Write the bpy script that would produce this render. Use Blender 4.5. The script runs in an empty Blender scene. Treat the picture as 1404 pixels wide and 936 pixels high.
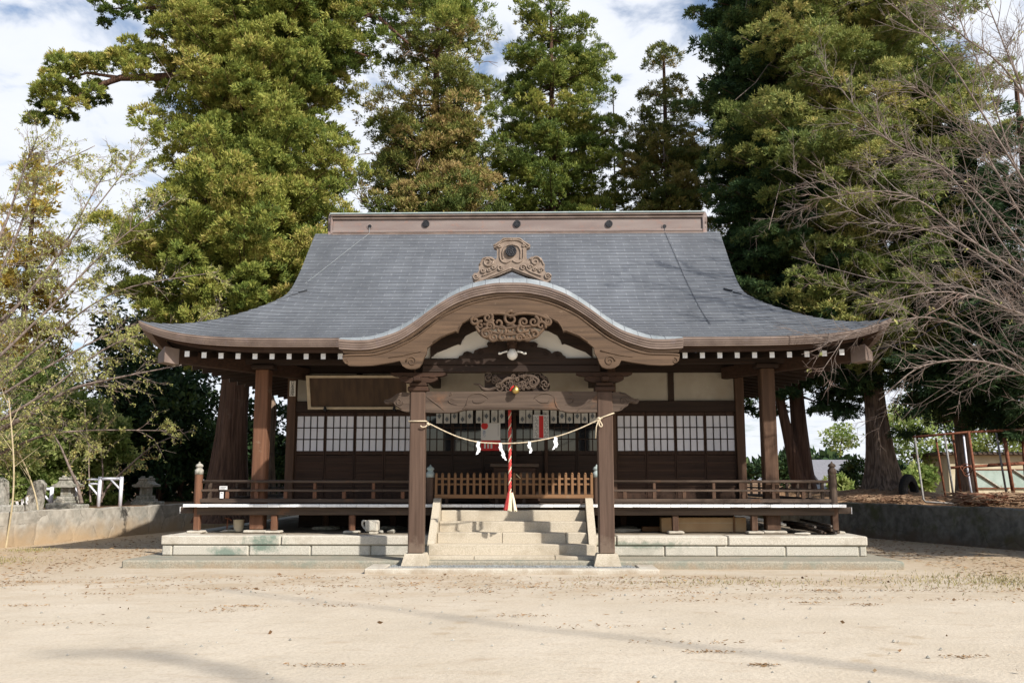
import bpy, bmesh, math, random
import numpy as np
from mathutils import Vector

# ------------------------------------------------------------------ camera, sky, sun, exposure
SC = bpy.context.scene
COL = SC.collection
R = math.radians
CAM = np.array([.37, -20.4, 1.70]); FPX = 1250.0; YAW = R(1.2); PITCH = R(8.56)
cam_d = bpy.data.cameras.new("camera"); cam = bpy.data.objects.new("camera", cam_d); COL.objects.link(cam)
cam.location = CAM.tolist(); cam.rotation_euler = (math.pi/2 + PITCH, 0, YAW)
cam_d.sensor_width = 36; cam_d.lens = 36*FPX/1404; cam_d.clip_end = 3000
SC.camera = cam
SUN_AZ, SUN_EL = R(44), R(37)          # measured to the right of the view direction, from behind the camera
sun_dir = Vector((math.sin(SUN_AZ)*math.cos(SUN_EL), -math.cos(SUN_AZ)*math.cos(SUN_EL), math.sin(SUN_EL)))
sun_d = bpy.data.lights.new("sun", 'SUN'); sun_d.energy = 4.0; sun_d.angle = R(.8); sun_d.color = (1.0, .945, .865)
sun = bpy.data.objects.new("sun", sun_d); COL.objects.link(sun)
sun.rotation_euler = sun_dir.to_track_quat('Z', 'Y').to_euler(); sun.location = (20, -25, 30)
W = bpy.data.worlds.new("World"); SC.world = W; W.use_nodes = True
nt = W.node_tree; nt.nodes.clear()
def wn(t, **k):
    n = nt.nodes.new(t)
    for a, b in k.items(): setattr(n, a, b)
    return n
sky = wn('ShaderNodeTexSky', sky_type='NISHITA', sun_disc=False)
sky.sun_elevation = SUN_EL; sky.sun_rotation = math.atan2(sun_dir.x, sun_dir.y); sky.dust_density = 1.5
tc = wn('ShaderNodeTexCoord'); sep = wn('ShaderNodeSeparateXYZ'); nt.links.new(tc.outputs['Generated'], sep.inputs[0])
addz = wn('ShaderNodeMath', operation='ADD'); addz.inputs[1].default_value = .12; nt.links.new(sep.outputs[2], addz.inputs[0])
mxz = wn('ShaderNodeMath', operation='MAXIMUM'); mxz.inputs[1].default_value = .06; nt.links.new(addz.outputs[0], mxz.inputs[0])
dx = wn('ShaderNodeMath', operation='DIVIDE'); dy = wn('ShaderNodeMath', operation='DIVIDE')
for i, d in ((0, dx), (1, dy)):
    nt.links.new(sep.outputs[i], d.inputs[0]); nt.links.new(mxz.outputs[0], d.inputs[1])
comb = wn('ShaderNodeCombineXYZ'); nt.links.new(dx.outputs[0], comb.inputs[0]); nt.links.new(dy.outputs[0], comb.inputs[1])
n1 = wn('ShaderNodeTexNoise'); n1.inputs['Scale'].default_value = 5.2; n1.inputs['Detail'].default_value = 8; n1.inputs['Roughness'].default_value = .55; n1.inputs['Distortion'].default_value = .5
n2 = wn('ShaderNodeTexNoise'); n2.inputs['Scale'].default_value = 1.3; n2.inputs['Detail'].default_value = 3
nt.links.new(comb.outputs[0], n1.inputs['Vector']); nt.links.new(comb.outputs[0], n2.inputs['Vector'])
cs = wn('ShaderNodeMath', operation='MULTIPLY_ADD'); cs.inputs[1].default_value = .55; nt.links.new(n2.outputs['Fac'], cs.inputs[0]); nt.links.new(n1.outputs['Fac'], cs.inputs[2])
cr = wn('ShaderNodeMapRange'); cr.inputs['From Min'].default_value = .81; cr.inputs['From Max'].default_value = 1.05; cr.interpolation_type = 'SMOOTHSTEP'
cb = wn('ShaderNodeMath', operation='MULTIPLY_ADD'); cb.inputs[1].default_value = .34; nt.links.new(sep.outputs[1], cb.inputs[0]); nt.links.new(cs.outputs[0], cb.inputs[2])   # clouds kept to the north, cleared overhead and behind to cut the fill light
nt.links.new(cb.outputs[0], cr.inputs['Value'])
cloudc = wn('ShaderNodeMix', data_type='RGBA'); cloudc.inputs['A'].default_value = (5.2, 5.6, 6.3, 1); cloudc.inputs['B'].default_value = (6.6, 6.7, 7.0, 1)
nt.links.new(n1.outputs['Fac'], cloudc.inputs['Factor'])
skyb = wn('ShaderNodeMix', data_type='RGBA', blend_type='MIX'); skyb.inputs['Factor'].default_value = .12; skyb.inputs['B'].default_value = (3.2, 4.2, 6.2, 1)
nt.links.new(sky.outputs['Color'], skyb.inputs['A'])
smix = wn('ShaderNodeMix', data_type='RGBA'); nt.links.new(cr.outputs[0], smix.inputs['Factor'])
nt.links.new(skyb.outputs['Result'], smix.inputs['A']); nt.links.new(cloudc.outputs['Result'], smix.inputs['B'])
bg = wn('ShaderNodeBackground'); bg.inputs['Strength'].default_value = .1; nt.links.new(smix.outputs['Result'], bg.inputs['Color'])
wo = wn('ShaderNodeOutputWorld'); nt.links.new(bg.outputs[0], wo.inputs['Surface'])
vs = SC.view_settings; vs.view_transform = 'Standard'; vs.look = 'None'; vs.gamma = 1; vs.exposure = .66; vs.use_curve_mapping = False
SC.render.engine = 'CYCLES'
SC.cycles.max_bounces = 6; SC.cycles.transparent_max_bounces = 6

# ------------------------------------------------------------------ helpers
_fw = np.array([-math.sin(YAW)*math.cos(PITCH), math.cos(YAW)*math.cos(PITCH), math.sin(PITCH)])
_rt = np.array([math.cos(YAW), math.sin(YAW), 0]); _up = np.cross(_rt, _fw)
def U(px, py, Y):                       # a point of the photo at the depth Y
    r = _fw*FPX + _rt*(px-702) + _up*(468-py); t = (Y-CAM[1])/r[1]
    return Vector((CAM + r*t).tolist())
def UZ(px, py, Z):                      # a point of the photo at the height Z
    r = _fw*FPX + _rt*(px-702) + _up*(468-py); t = (Z-CAM[2])/r[2]
    return Vector((CAM + r*t).tolist())
PIV = {}
def place(o, pivot, parent):
    pivot = Vector(pivot); PIV[o.name] = pivot
    if parent is not None:
        o.parent = parent; o.location = pivot - PIV[parent.name]
    else: o.location = pivot
def tag(o, label=None, cat=None, group=None, kind=None):
    if label: o['label'] = label
    if cat: o['category'] = cat
    if group: o['group'] = group
    if kind: o['kind'] = kind
    return o
def empty(name, loc, label, cat, group=None):
    o = bpy.data.objects.new(name, None); COL.objects.link(o); o.empty_display_size = .2
    place(o, loc, None); return tag(o, label, cat, group)
def copy_tree(o, delta=None, parent=None):
    c = o.copy(); COL.objects.link(c); PIV[c.name] = PIV[o.name] + (Vector(delta) if delta is not None else Vector((0, 0, 0)))
    if parent is not None: c.parent = parent
    elif delta is not None: c.location = o.location + Vector(delta)
    for ch in list(o.children): copy_tree(ch, delta, c)
    return c
def catmull(pts, n=8):
    p = [np.array(q, float) for q in pts]; p = [2*p[0]-p[1]] + p + [2*p[-1]-p[-2]]; out = []
    for i in range(1, len(p)-2):
        for k in range(n):
            t = k/n
            out.append(.5*((2*p[i]) + (p[i+1]-p[i-1])*t + (2*p[i-1]-5*p[i]+4*p[i+1]-p[i+2])*t*t + (3*p[i]-p[i-1]-3*p[i+1]+p[i+2])*t**3))
    out.append(p[-2]); return out

class MB:
    def __init__(s): s.v = []; s.f = []; s.uv = {}; s.mi = {}
    def vert(s, p): s.v.append((float(p[0]), float(p[1]), float(p[2]))); return len(s.v)-1
    def box(s, x0, x1, y0, y1, z0, z1, bev=0.0, M=None):
        lo = (x0, y0, z0); hi = (x1, y1, z1)
        if bev <= 0:
            b = len(s.v); P = [(x, y, z) for x in (x0, x1) for y in (y0, y1) for z in (z0, z1)]
            for p in P: s.vert(M @ Vector(p) if M else p)
            for f in ((0,1,3,2),(4,6,7,5),(0,4,5,1),(2,3,7,6),(0,2,6,4),(1,5,7,3)): s.f.append([b+i for i in f])
            return
        bev = min(bev, .45*min(x1-x0, y1-y0, z1-z0)); idx = {}
        for sx in (0, 1):
            for sy in (0, 1):
                for sz in (0, 1):
                    sg = (sx, sy, sz)
                    for a in range(3):
                        p = [(hi if sg[i] else lo)[i] + (0 if i == a else (-bev if sg[i] else bev)) for i in range(3)]
                        idx[sg+(a,)] = s.vert(M @ Vector(p) if M else p)
        for a in range(3):
            b, c = [(1,2),(2,0),(0,1)][a]
            for sa in (0, 1):
                q = []
                for sb, sc_ in ((0,0),(1,0),(1,1),(0,1)):
                    g = [0,0,0]; g[a]=sa; g[b]=sb; g[c]=sc_; q.append(idx[tuple(g)+(a,)])
                s.f.append(q)
            for sb in (0, 1):
                for sc_ in (0, 1):
                    g0=[0,0,0]; g0[b]=sb; g0[c]=sc_; g1=list(g0); g1[a]=1
                    s.f.append([idx[tuple(g0)+(b,)], idx[tuple(g1)+(b,)], idx[tuple(g1)+(c,)], idx[tuple(g0)+(c,)]])
        for sx in (0, 1):
            for sy in (0, 1):
                for sz in (0, 1): s.f.append([idx[(sx,sy,sz,a)] for a in range(3)])
    def tube(s, path, rad, n=8, cap=True):
        path = [Vector(p) for p in path]; m = len(path)
        if not hasattr(rad, '__len__'): rad = [rad]*m
        rings = []; ref = None
        for i, p in enumerate(path):
            t = (path[min(i+1, m-1)] - path[max(i-1, 0)]); t.normalize()
            if ref is None: ref = Vector((0,0,1)) if abs(t.z) < .9 else Vector((1,0,0))
            a = t.cross(ref)
            if a.length < 1e-4: a = t.cross(Vector((.3,.9,.2)))
            a.normalize(); b = a.cross(t); ref = b
            rings.append([s.vert(p + (a*math.cos(2*math.pi*k/n) + b*math.sin(2*math.pi*k/n))*rad[i]) for k in range(n)])
        for i in range(m-1):
            for k in range(n): s.f.append([rings[i][k], rings[i][(k+1)%n], rings[i+1][(k+1)%n], rings[i+1][k]])
        if cap: s.f.append(rings[0][::-1]); s.f.append(rings[-1])
    def prism(s, poly, y0, y1, M=None):        # poly in x,z
        n = len(poly); a = [s.vert((x, y0, z)) for x, z in poly]; b = [s.vert((x, y1, z)) for x, z in poly]
        s.f.append(a); s.f.append(b[::-1])
        for i in range(n): s.f.append([a[i], b[i], b[(i+1)%n], a[(i+1)%n]])
    def prismx(s, poly, x0, x1):               # poly in y,z
        n = len(poly); a = [s.vert((x0, y, z)) for y, z in poly]; b = [s.vert((x1, y, z)) for y, z in poly]
        s.f.append(a); s.f.append(b[::-1])
        for i in range(n): s.f.append([a[i], b[i], b[(i+1)%n], a[(i+1)%n]])
    def band(s, up, lo, y0, y1):               # strip between two x,z polylines of equal length, with thickness
        n = len(up); g = [[s.vert((c[i][0], y, c[i][1])) for i in range(n)] for c, y in ((up,y0),(lo,y0),(up,y1),(lo,y1))]
        for i in range(n-1):
            s.f += [[g[0][i],g[0][i+1],g[1][i+1],g[1][i]], [g[2][i],g[3][i],g[3][i+1],g[2][i+1]],
                    [g[0][i],g[2][i],g[2][i+1],g[0][i+1]], [g[1][i],g[1][i+1],g[3][i+1],g[3][i]]]
        for i in (0, n-1): s.f.append([g[0][i],g[1][i],g[3][i],g[2][i]])
    def lathe(s, c, prof, n=16, sq=False):
        c = Vector(c); rings = []
        for r, z in prof:
            rings.append([s.vert(c + Vector((r*math.cos(2*math.pi*(k+.5)/n), r*math.sin(2*math.pi*(k+.5)/n), z))) for k in range(n)])
        for i in range(len(rings)-1):
            for k in range(n): s.f.append([rings[i][k], rings[i][(k+1)%n], rings[i+1][(k+1)%n], rings[i+1][k]])
        s.f.append(rings[0][::-1]); s.f.append(rings[-1])
    def grid(s, rows, uvrows=None, mi=0):
        I = [[s.vert(p) for p in r] for r in rows]
        for i in range(len(I)-1):
            for k in range(len(I[i])-1):
                f = [I[i][k], I[i][k+1], I[i+1][k+1], I[i+1][k]]
                if uvrows: s.uv[len(s.f)] = [uvrows[i][k], uvrows[i][k+1], uvrows[i+1][k+1], uvrows[i+1][k]]
                if mi: s.mi[len(s.f)] = mi
                s.f.append(f)
    def rock(s, c, r, seed=0, sub=2):
        bm = bmesh.new(); bmesh.ops.create_icosphere(bm, subdivisions=sub, radius=1); rnd = random.Random(seed)
        k = [Vector((rnd.uniform(-1,1), rnd.uniform(-1,1), rnd.uniform(-1,1))).normalized() for _ in range(7)]; m = [rnd.uniform(.55,.9) for _ in k]
        b = len(s.v)
        for v in bm.verts:
            p = v.co.copy()
            for kk, mm in zip(k, m):
                d = p.dot(kk)
                if d > mm: p -= kk*(d-mm)
            s.vert((c[0]+p.x*r[0], c[1]+p.y*r[1], c[2]+p.z*r[2]))
        for f in bm.faces: s.f.append([b+v.index for v in f.verts])
        bm.free()
    def build(s, name, mat, parent=None, smooth=False, pivot=None, recalc=True):
        a = np.array(s.v)
        if pivot is None: pivot = ((a[:,0].min()+a[:,0].max())/2, (a[:,1].min()+a[:,1].max())/2, a[:,2].min())
        me = bpy.data.meshes.new(name); me.from_pydata((a-np.array(pivot)).tolist(), [], s.f)
        if s.uv:
            l = me.uv_layers.new(name='UVMap')
            for p in me.polygons:
                q = s.uv.get(p.index)
                if q:
                    for j, li in enumerate(p.loop_indices): l.data[li].uv = q[j]
        if recalc and not s.uv:
            bm = bmesh.new(); bm.from_mesh(me); bmesh.ops.recalc_face_normals(bm, faces=bm.faces); bm.to_mesh(me); bm.free()
        if smooth:
            for p in me.polygons: p.use_smooth = True
        for m in (mat if isinstance(mat, (list, tuple)) else [mat]): me.materials.append(m)
        for k_, mi in s.mi.items(): me.polygons[k_].material_index = mi
        o = bpy.data.objects.new(name, me); COL.objects.link(o); place(o, pivot, parent); return o
def bx(name, mat, parent, x0, x1, y0, y1, z0, z1, bev=0.0):
    m = MB(); m.box(x0, x1, y0, y1, z0, z1, bev); return m.build(name, mat, parent)
def spiral(m, cx, cz, y, r, turns=1.6, th=.02, a0=0, hand=1, n=22):
    pts = []; rr = []
    for i in range(n):
        t = i/(n-1); a = a0 + hand*turns*2*math.pi*t; q = r*(1-.86*t)
        pts.append((cx+q*math.cos(a), y, cz+q*math.sin(a))); rr.append(th*(1-.45*t))
    m.tube(pts, rr, 6)

# ------------------------------------------------------------------ materials
def mat(name, c1, c2=None, rough=.8, scale=4.0, stretch=(1,1,1), bump=.0, detail=6, ramp=(.35,.65), c3=None, scale3=1.2, ramp3=(.55,.7), spec=.3, metal=0, bumpscale=None, coord='Object', bdist=.02):
    M = bpy.data.materials.new(name); M.use_nodes = True; t = M.node_tree; N = t.nodes; L = t.links
    b = N['Principled BSDF']; b.inputs['Roughness'].default_value = rough; b.inputs['Specular IOR Level'].default_value = spec; b.inputs['Metallic'].default_value = metal
    if c2 is None and not bump:
        b.inputs['Base Color'].default_value = (*c1, 1); return M
    tc = N.new('ShaderNodeTexCoord'); mp = N.new('ShaderNodeMapping'); mp.inputs['Scale'].default_value = stretch; L.new(tc.outputs[coord], mp.inputs['Vector'])
    oi = N.new('ShaderNodeObjectInfo'); va = N.new('ShaderNodeVectorMath'); va.operation = 'MULTIPLY_ADD'; va.inputs[1].default_value = (37, 23, 51)
    L.new(oi.outputs['Random'], va.inputs[0]); L.new(mp.outputs[0], va.inputs[2])
    n = N.new('ShaderNodeTexNoise'); n.inputs['Scale'].default_value = scale; n.inputs['Detail'].default_value = detail; L.new(va.outputs[0], n.inputs['Vector'])
    rp = N.new('ShaderNodeMapRange'); rp.inputs['From Min'].default_value = ramp[0]; rp.inputs['From Max'].default_value = ramp[1]; L.new(n.outputs['Fac'], rp.inputs['Value'])
    mx = N.new('ShaderNodeMix'); mx.data_type = 'RGBA'; mx.inputs['A'].default_value = (*c1, 1); mx.inputs['B'].default_value = (*(c2 or c1), 1); L.new(rp.outputs[0], mx.inputs['Factor'])
    out = mx.outputs['Result']
    if c3 is not None:
        n3 = N.new('ShaderNodeTexNoise'); n3.inputs['Scale'].default_value = scale3; n3.inputs['Detail'].default_value = 7; n3.inputs['Roughness'].default_value = .65; L.new(tc.outputs[coord], n3.inputs['Vector'])
        r3 = N.new('ShaderNodeMapRange'); r3.inputs['From Min'].default_value = ramp3[0]; r3.inputs['From Max'].default_value = ramp3[1]; L.new(n3.outputs['Fac'], r3.inputs['Value'])
        m3 = N.new('ShaderNodeMix'); m3.data_type = 'RGBA'; L.new(out, m3.inputs['A']); m3.inputs['B'].default_value = (*c3, 1); L.new(r3.outputs[0], m3.inputs['Factor']); out = m3.outputs['Result']
    L.new(out, b.inputs['Base Color'])
    if bump:
        bn = n
        if bumpscale:
            bn = N.new('ShaderNodeTexNoise'); bn.inputs['Scale'].default_value = bumpscale; bn.inputs['Detail'].default_value = 5; L.new(va.outputs[0], bn.inputs['Vector'])
        bp = N.new('ShaderNodeBump'); bp.inputs['Strength'].default_value = bump; bp.inputs['Distance'].default_value = bdist
        L.new(bn.outputs['Fac'], bp.inputs['Height']); L.new(bp.outputs[0], b.inputs['Normal'])
    return M
def wood(name, c1, c2, axis='x', **k):
    st = {'x': (.06,1,1), 'y': (1,.06,1), 'z': (1,1,.06)}[axis]
    a = dict(scale=16, stretch=st, bump=.35, rough=.75, detail=8, ramp=(.3,.7)); a.update(k)
    return mat(name, c1, c2, **a)
M = {}
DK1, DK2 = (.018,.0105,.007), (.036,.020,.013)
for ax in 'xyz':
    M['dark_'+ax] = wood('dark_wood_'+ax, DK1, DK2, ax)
    M['brown_'+ax] = wood('brown_wood_'+ax, (.027,.0135,.008), (.055,.027,.0155), ax, c3=(.085,.05,.033), scale3=2.2, ramp3=(.62,.85))
    M['weather_'+ax] = wood('weathered_wood_'+ax, (.048,.032,.023), (.105,.074,.054), ax, c3=(.16,.08,.042), scale3=2.0, ramp3=(.58,.75))
    M['pillar_'+ax] = wood('pillar_wood_'+ax, (.062,.037,.025), (.106,.066,.047), ax, c3=(.16,.080,.044), scale3=1.8, ramp3=(.6,.8))
    M['barge_'+ax] = wood('warm_wood_'+ax, (.058,.036,.022), (.125,.078,.047), ax, c3=(.26,.19,.135), scale3=2.6, ramp3=(.62,.76))
    M['column_'+ax] = wood('column_wood_'+ax, (.055,.029,.017), (.105,.058,.035), ax, c3=(.15,.09,.055), scale3=1.8, ramp3=(.6,.8))
    M['red_'+ax] = wood('reddish_wood_'+ax, (.095,.043,.024), (.18,.085,.047), ax, c3=(.24,.17,.12), scale3=3, ramp3=(.6,.75))
    M['fence_'+ax] = wood('fence_wood_'+ax, (.15,.076,.034), (.25,.135,.066), ax, c3=(.24,.18,.12), scale3=5, ramp3=(.6,.8))
M['copper'] = mat('brown_copper', (.125,.088,.07), (.19,.14,.113), rough=.55, scale=3, c3=(.16,.12,.11), scale3=6, spec=.4)
M['copper_pale'] = mat('pale_copper', (.185,.142,.128), (.235,.19,.172), rough=.5, scale=2.2, stretch=(.4,1,2), c3=(.26,.15,.115), scale3=5, ramp3=(.55,.75))
M['carve'] = mat('carved_pale_copper', (.175,.13,.10), (.265,.205,.16), rough=.6, scale=9, bump=.2)
M['verdigris'] = mat('verdigris', (.30,.37,.36), (.38,.42,.42), rough=.6, scale=8)
M['plaster_p'] = mat('pale_cream_plaster', (.74,.70,.63), (.80,.76,.69), rough=.9, scale=2.5, bump=.05, bumpscale=40)  # gable plaster: the light it catches is put into a paler colour
M['plaster'] = mat('cream_plaster', (.35,.31,.25), (.41,.365,.30), rough=.9, scale=2.5, c3=(.31,.26,.20), scale3=1.5, ramp3=(.5,.8), bump=.05, bumpscale=40)  # same plaster on the hall, colour darkened for the shade under the eave
M['paper'] = mat('paper_pane', (.62,.62,.66), (.70,.69,.73), rough=.7, scale=1.5)
M['white'] = mat('white_paint', (.70,.70,.70), (.80,.80,.80), rough=.6, scale=14, c3=(.45,.43,.40), scale3=9, ramp3=(.64,.76))
M['stone'] = mat('pale_granite', (.41,.375,.31), (.545,.505,.43), rough=.9, scale=55, detail=4, bump=.3, c3=(.33,.285,.22), scale3=1.7, ramp3=(.52,.72))
M['stone_g'] = mat('grey_granite', (.37,.345,.29), (.50,.475,.41), rough=.9, scale=60, detail=4, bump=.3, c3=(.27,.265,.22), scale3=1.3, ramp3=(.52,.72))
M['stone_s'] = mat('algae_stained_stone', (.22,.20,.155), (.34,.31,.245), rough=.9, scale=40, detail=4, bump=.35, c3=(.20,.215,.175), scale3=2.6, ramp3=(.50,.70))
M['stairstone'] = mat('stair_stone', (.385,.335,.255), (.53,.47,.375), rough=.9, scale=60, detail=4, bump=.25, c3=(.30,.25,.18), scale3=1.6, ramp3=(.5,.75))
M['oldstone'] = mat('old_grey_stone', (.22,.21,.18), (.40,.38,.33), rough=.95, scale=14, bump=.5, c3=(.14,.15,.11), scale3=4)
M['mortar'] = mat('joint_mortar', (.17,.155,.12), (.26,.235,.185), rough=.95, scale=20)
M['black'] = mat('black_metal', (.012,.012,.014), rough=.5)
M['dull'] = mat('dark_crest', (.02,.02,.024), (.06,.06,.066), rough=.5, scale=30)
M['frame'] = mat('beige_frame', (.42,.335,.23), (.52,.43,.31), rough=.7, scale=6)
M['cloth'] = mat('white_cloth', (.46,.44,.40), (.54,.52,.48), rough=.9, scale=7)
M['red'] = mat('red_cotton', (.43,.04,.038), (.56,.085,.075), rough=.85, scale=40)
M['redpaint'] = mat('red_print', (.55,.03,.03), rough=.7)
M['cream'] = mat('cream_cotton', (.62,.54,.38), (.72,.66,.52), rough=.9, scale=40)
M['straw'] = mat('straw_rope', (.48,.39,.27), (.62,.53,.39), rough=.9, scale=60)
M['papershide'] = mat('white_paper', (.80,.80,.82), rough=.8)
M['print'] = mat('white_print', (.62,.61,.60), rough=.7)
M['ink'] = mat('grey_print', (.12,.13,.14), rough=.7)
M['blueink'] = mat('blue_print', (.08,.16,.35), rough=.7)
M['gold'] = mat('brass', (.52,.38,.14), rough=.45, metal=1)
M['globe'] = mat('opal_glass', (.70,.67,.62), rough=.25)
M['glass'] = mat('dark_window_glass', (.012,.014,.018), rough=.06, spec=.9)
M['pipe'] = mat('white_pipe', (.66,.67,.74), rough=.4)
M['rust'] = mat('rusty_iron', (.12,.04,.022), (.22,.085,.045), rough=.85, scale=18)
M['galv'] = mat('galvanised_pipe', (.17,.165,.155), (.27,.26,.25), rough=.5, scale=14, c3=(.20,.10,.06), scale3=5)
M['rubber'] = mat('tyre_rubber', (.018,.018,.018), (.035,.033,.03), rough=.85, scale=20)
M['bamboo'] = mat('dry_bamboo', (.36,.29,.17), (.48,.40,.26), rough=.6, scale=6)
M['card'] = mat('cardboard', (.40,.26,.14), (.47,.32,.18), rough=.85, scale=3)
M['can'] = mat('cream_enamel', (.50,.43,.30), (.58,.51,.38), rough=.5, scale=5, c3=(.2,.12,.07), scale3=6, ramp3=(.64,.72))
M['brick_roof'] = None

# roof shingles: courses come from the mesh, joints from a brick texture in UV space
def shingles(name, c1, c2, c3):
    Mx = bpy.data.materials.new(name); Mx.use_nodes = True; t = Mx.node_tree; N = t.nodes; L = t.links; b = N['Principled BSDF']
    uv = N.new('ShaderNodeUVMap'); br = N.new('ShaderNodeTexBrick'); L.new(uv.outputs[0], br.inputs['Vector'])
    br.inputs['Scale'].default_value = 1; br.inputs['Brick Width'].default_value = 1; br.inputs['Row Height'].default_value = 1
    br.inputs['Mortar Size'].default_value = .012; br.inputs['Mortar Smooth'].default_value = .2; br.offset = .5
    br.inputs['Color1'].default_value = (*c1, 1); br.inputs['Color2'].default_value = (*c2, 1); br.inputs['Mortar'].default_value = (*c3, 1)
    tc = N.new('ShaderNodeTexCoord'); mp = N.new('ShaderNodeMapping'); mp.inputs['Scale'].default_value = (1.2, .35, .35); L.new(tc.outputs['Object'], mp.inputs['Vector'])
    n = N.new('ShaderNodeTexNoise'); n.inputs['Scale'].default_value = 1.1; n.inputs['Detail'].default_value = 8; n.inputs['Roughness'].default_value = .65; L.new(mp.outputs[0], n.inputs['Vector'])
    r = N.new('ShaderNodeMapRange'); r.inputs['From Min'].default_value = .3; r.inputs['From Max'].default_value = .7; r.inputs['To Min'].default_value = .76; r.inputs['To Max'].default_value = 1.2; L.new(n.outputs['Fac'], r.inputs['Value'])
    mx = N.new('ShaderNodeMix'); mx.data_type = 'RGBA'; mx.blend_type = 'MULTIPLY'; mx.inputs['Factor'].default_value = 1
    L.new(br.outputs['Color'], mx.inputs['A']); L.new(r.outputs[0], mx.inputs['B']); L.new(mx.outputs['Result'], b.inputs['Base Color'])
    b.inputs['Roughness'].default_value = .55; b.inputs['Specular IOR Level'].default_value = .35
    bp = N.new('ShaderNodeBump'); bp.inputs['Strength'].default_value = .3; bp.inputs['Distance'].default_value = .01; L.new(br.outputs['Fac'], bp.inputs['Height']); bp.invert = True; L.new(bp.outputs[0], b.inputs['Normal'])
    return Mx
M['roof'] = shingles('oxidised_copper_shingles', (.104,.112,.126), (.130,.139,.153), (.22,.23,.245))
M['roof_lip'] = mat('dark_shingle_lip', (.055,.060,.070), (.085,.092,.102), rough=.7, scale=3)  # riser faces: shade under each shingle course put into a darker colour
M['roof_rim'] = mat('pale_copper_edge', (.20,.225,.235), (.29,.31,.32), rough=.6, scale=3, c3=(.16,.18,.19), scale3=7)
GZ = .08
def stain(Mx, P, rx, rz, col, amt=.8, sc=7):
    t = Mx.node_tree; N = t.nodes; L = t.links; b = N['Principled BSDF']; src = b.inputs['Base Color'].links[0].from_socket
    ge = N.new('ShaderNodeNewGeometry'); s1 = N.new('ShaderNodeVectorMath'); s1.operation = 'SUBTRACT'; s1.inputs[1].default_value = P; L.new(ge.outputs['Position'], s1.inputs[0])
    s2 = N.new('ShaderNodeVectorMath'); s2.operation = 'MULTIPLY'; s2.inputs[1].default_value = (1/rx, 1/rx, 1/rz); L.new(s1.outputs[0], s2.inputs[0]); le = N.new('ShaderNodeVectorMath'); le.operation = 'LENGTH'; L.new(s2.outputs[0], le.inputs[0])
    n = N.new('ShaderNodeTexNoise'); n.inputs['Scale'].default_value = sc; n.inputs['Detail'].default_value = 7; n.inputs['Roughness'].default_value = .7; L.new(ge.outputs['Position'], n.inputs['Vector'])
    ad = N.new('ShaderNodeMath'); ad.operation = 'MULTIPLY_ADD'; ad.inputs[1].default_value = 2.2; L.new(n.outputs['Fac'], ad.inputs[0]); L.new(le.outputs['Value'], ad.inputs[2])
    r = N.new('ShaderNodeMapRange'); r.inputs['From Min'].default_value = 1.9; r.inputs['From Max'].default_value = 1.35; r.inputs['To Max'].default_value = amt; L.new(ad.outputs[0], r.inputs['Value'])
    m = N.new('ShaderNodeMix'); m.data_type = 'RGBA'; L.new(src, m.inputs['A']); m.inputs['B'].default_value = (*col, 1); L.new(r.outputs[0], m.inputs['Factor']); L.new(m.outputs['Result'], b.inputs['Base Color'])
for _k in ('stone', 'stone_g'):
    stain(M[_k], U(361,743,-2.42), .55, .30, (.10,.16,.125)); stain(M[_k], U(310,757,-2.40), .45, .16, (.12,.18,.145)); stain(M[_k], U(880,747,-2.42), 1.6, .10, (.13,.17,.13), .7)
for _k in ('pillar_z', 'column_z', 'red_z'): stain(M[_k], (0, -3, .34), 40, .42, (.17,.125,.092), .7, 5)      # bleached, splashed feet of the posts
for _k in ('stone', 'stone_g', 'stone_s', 'stairstone'):     # soil splash along the foot of the stonework
    stain(M[_k], (0, -3, .02), 40, .20, (.27,.20,.13), .6, 4)
def copy_tree(o, delta=(0,0,0), parent=None, top=True):
    c = o.copy(); COL.objects.link(c); PIV[c.name] = PIV[o.name] + Vector(delta)
    if parent is not None: c.parent = parent
    if top: c.location = Vector(o.location) + Vector(delta)
    for ch in list(o.children): copy_tree(ch, delta, c, False)
    return c

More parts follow.
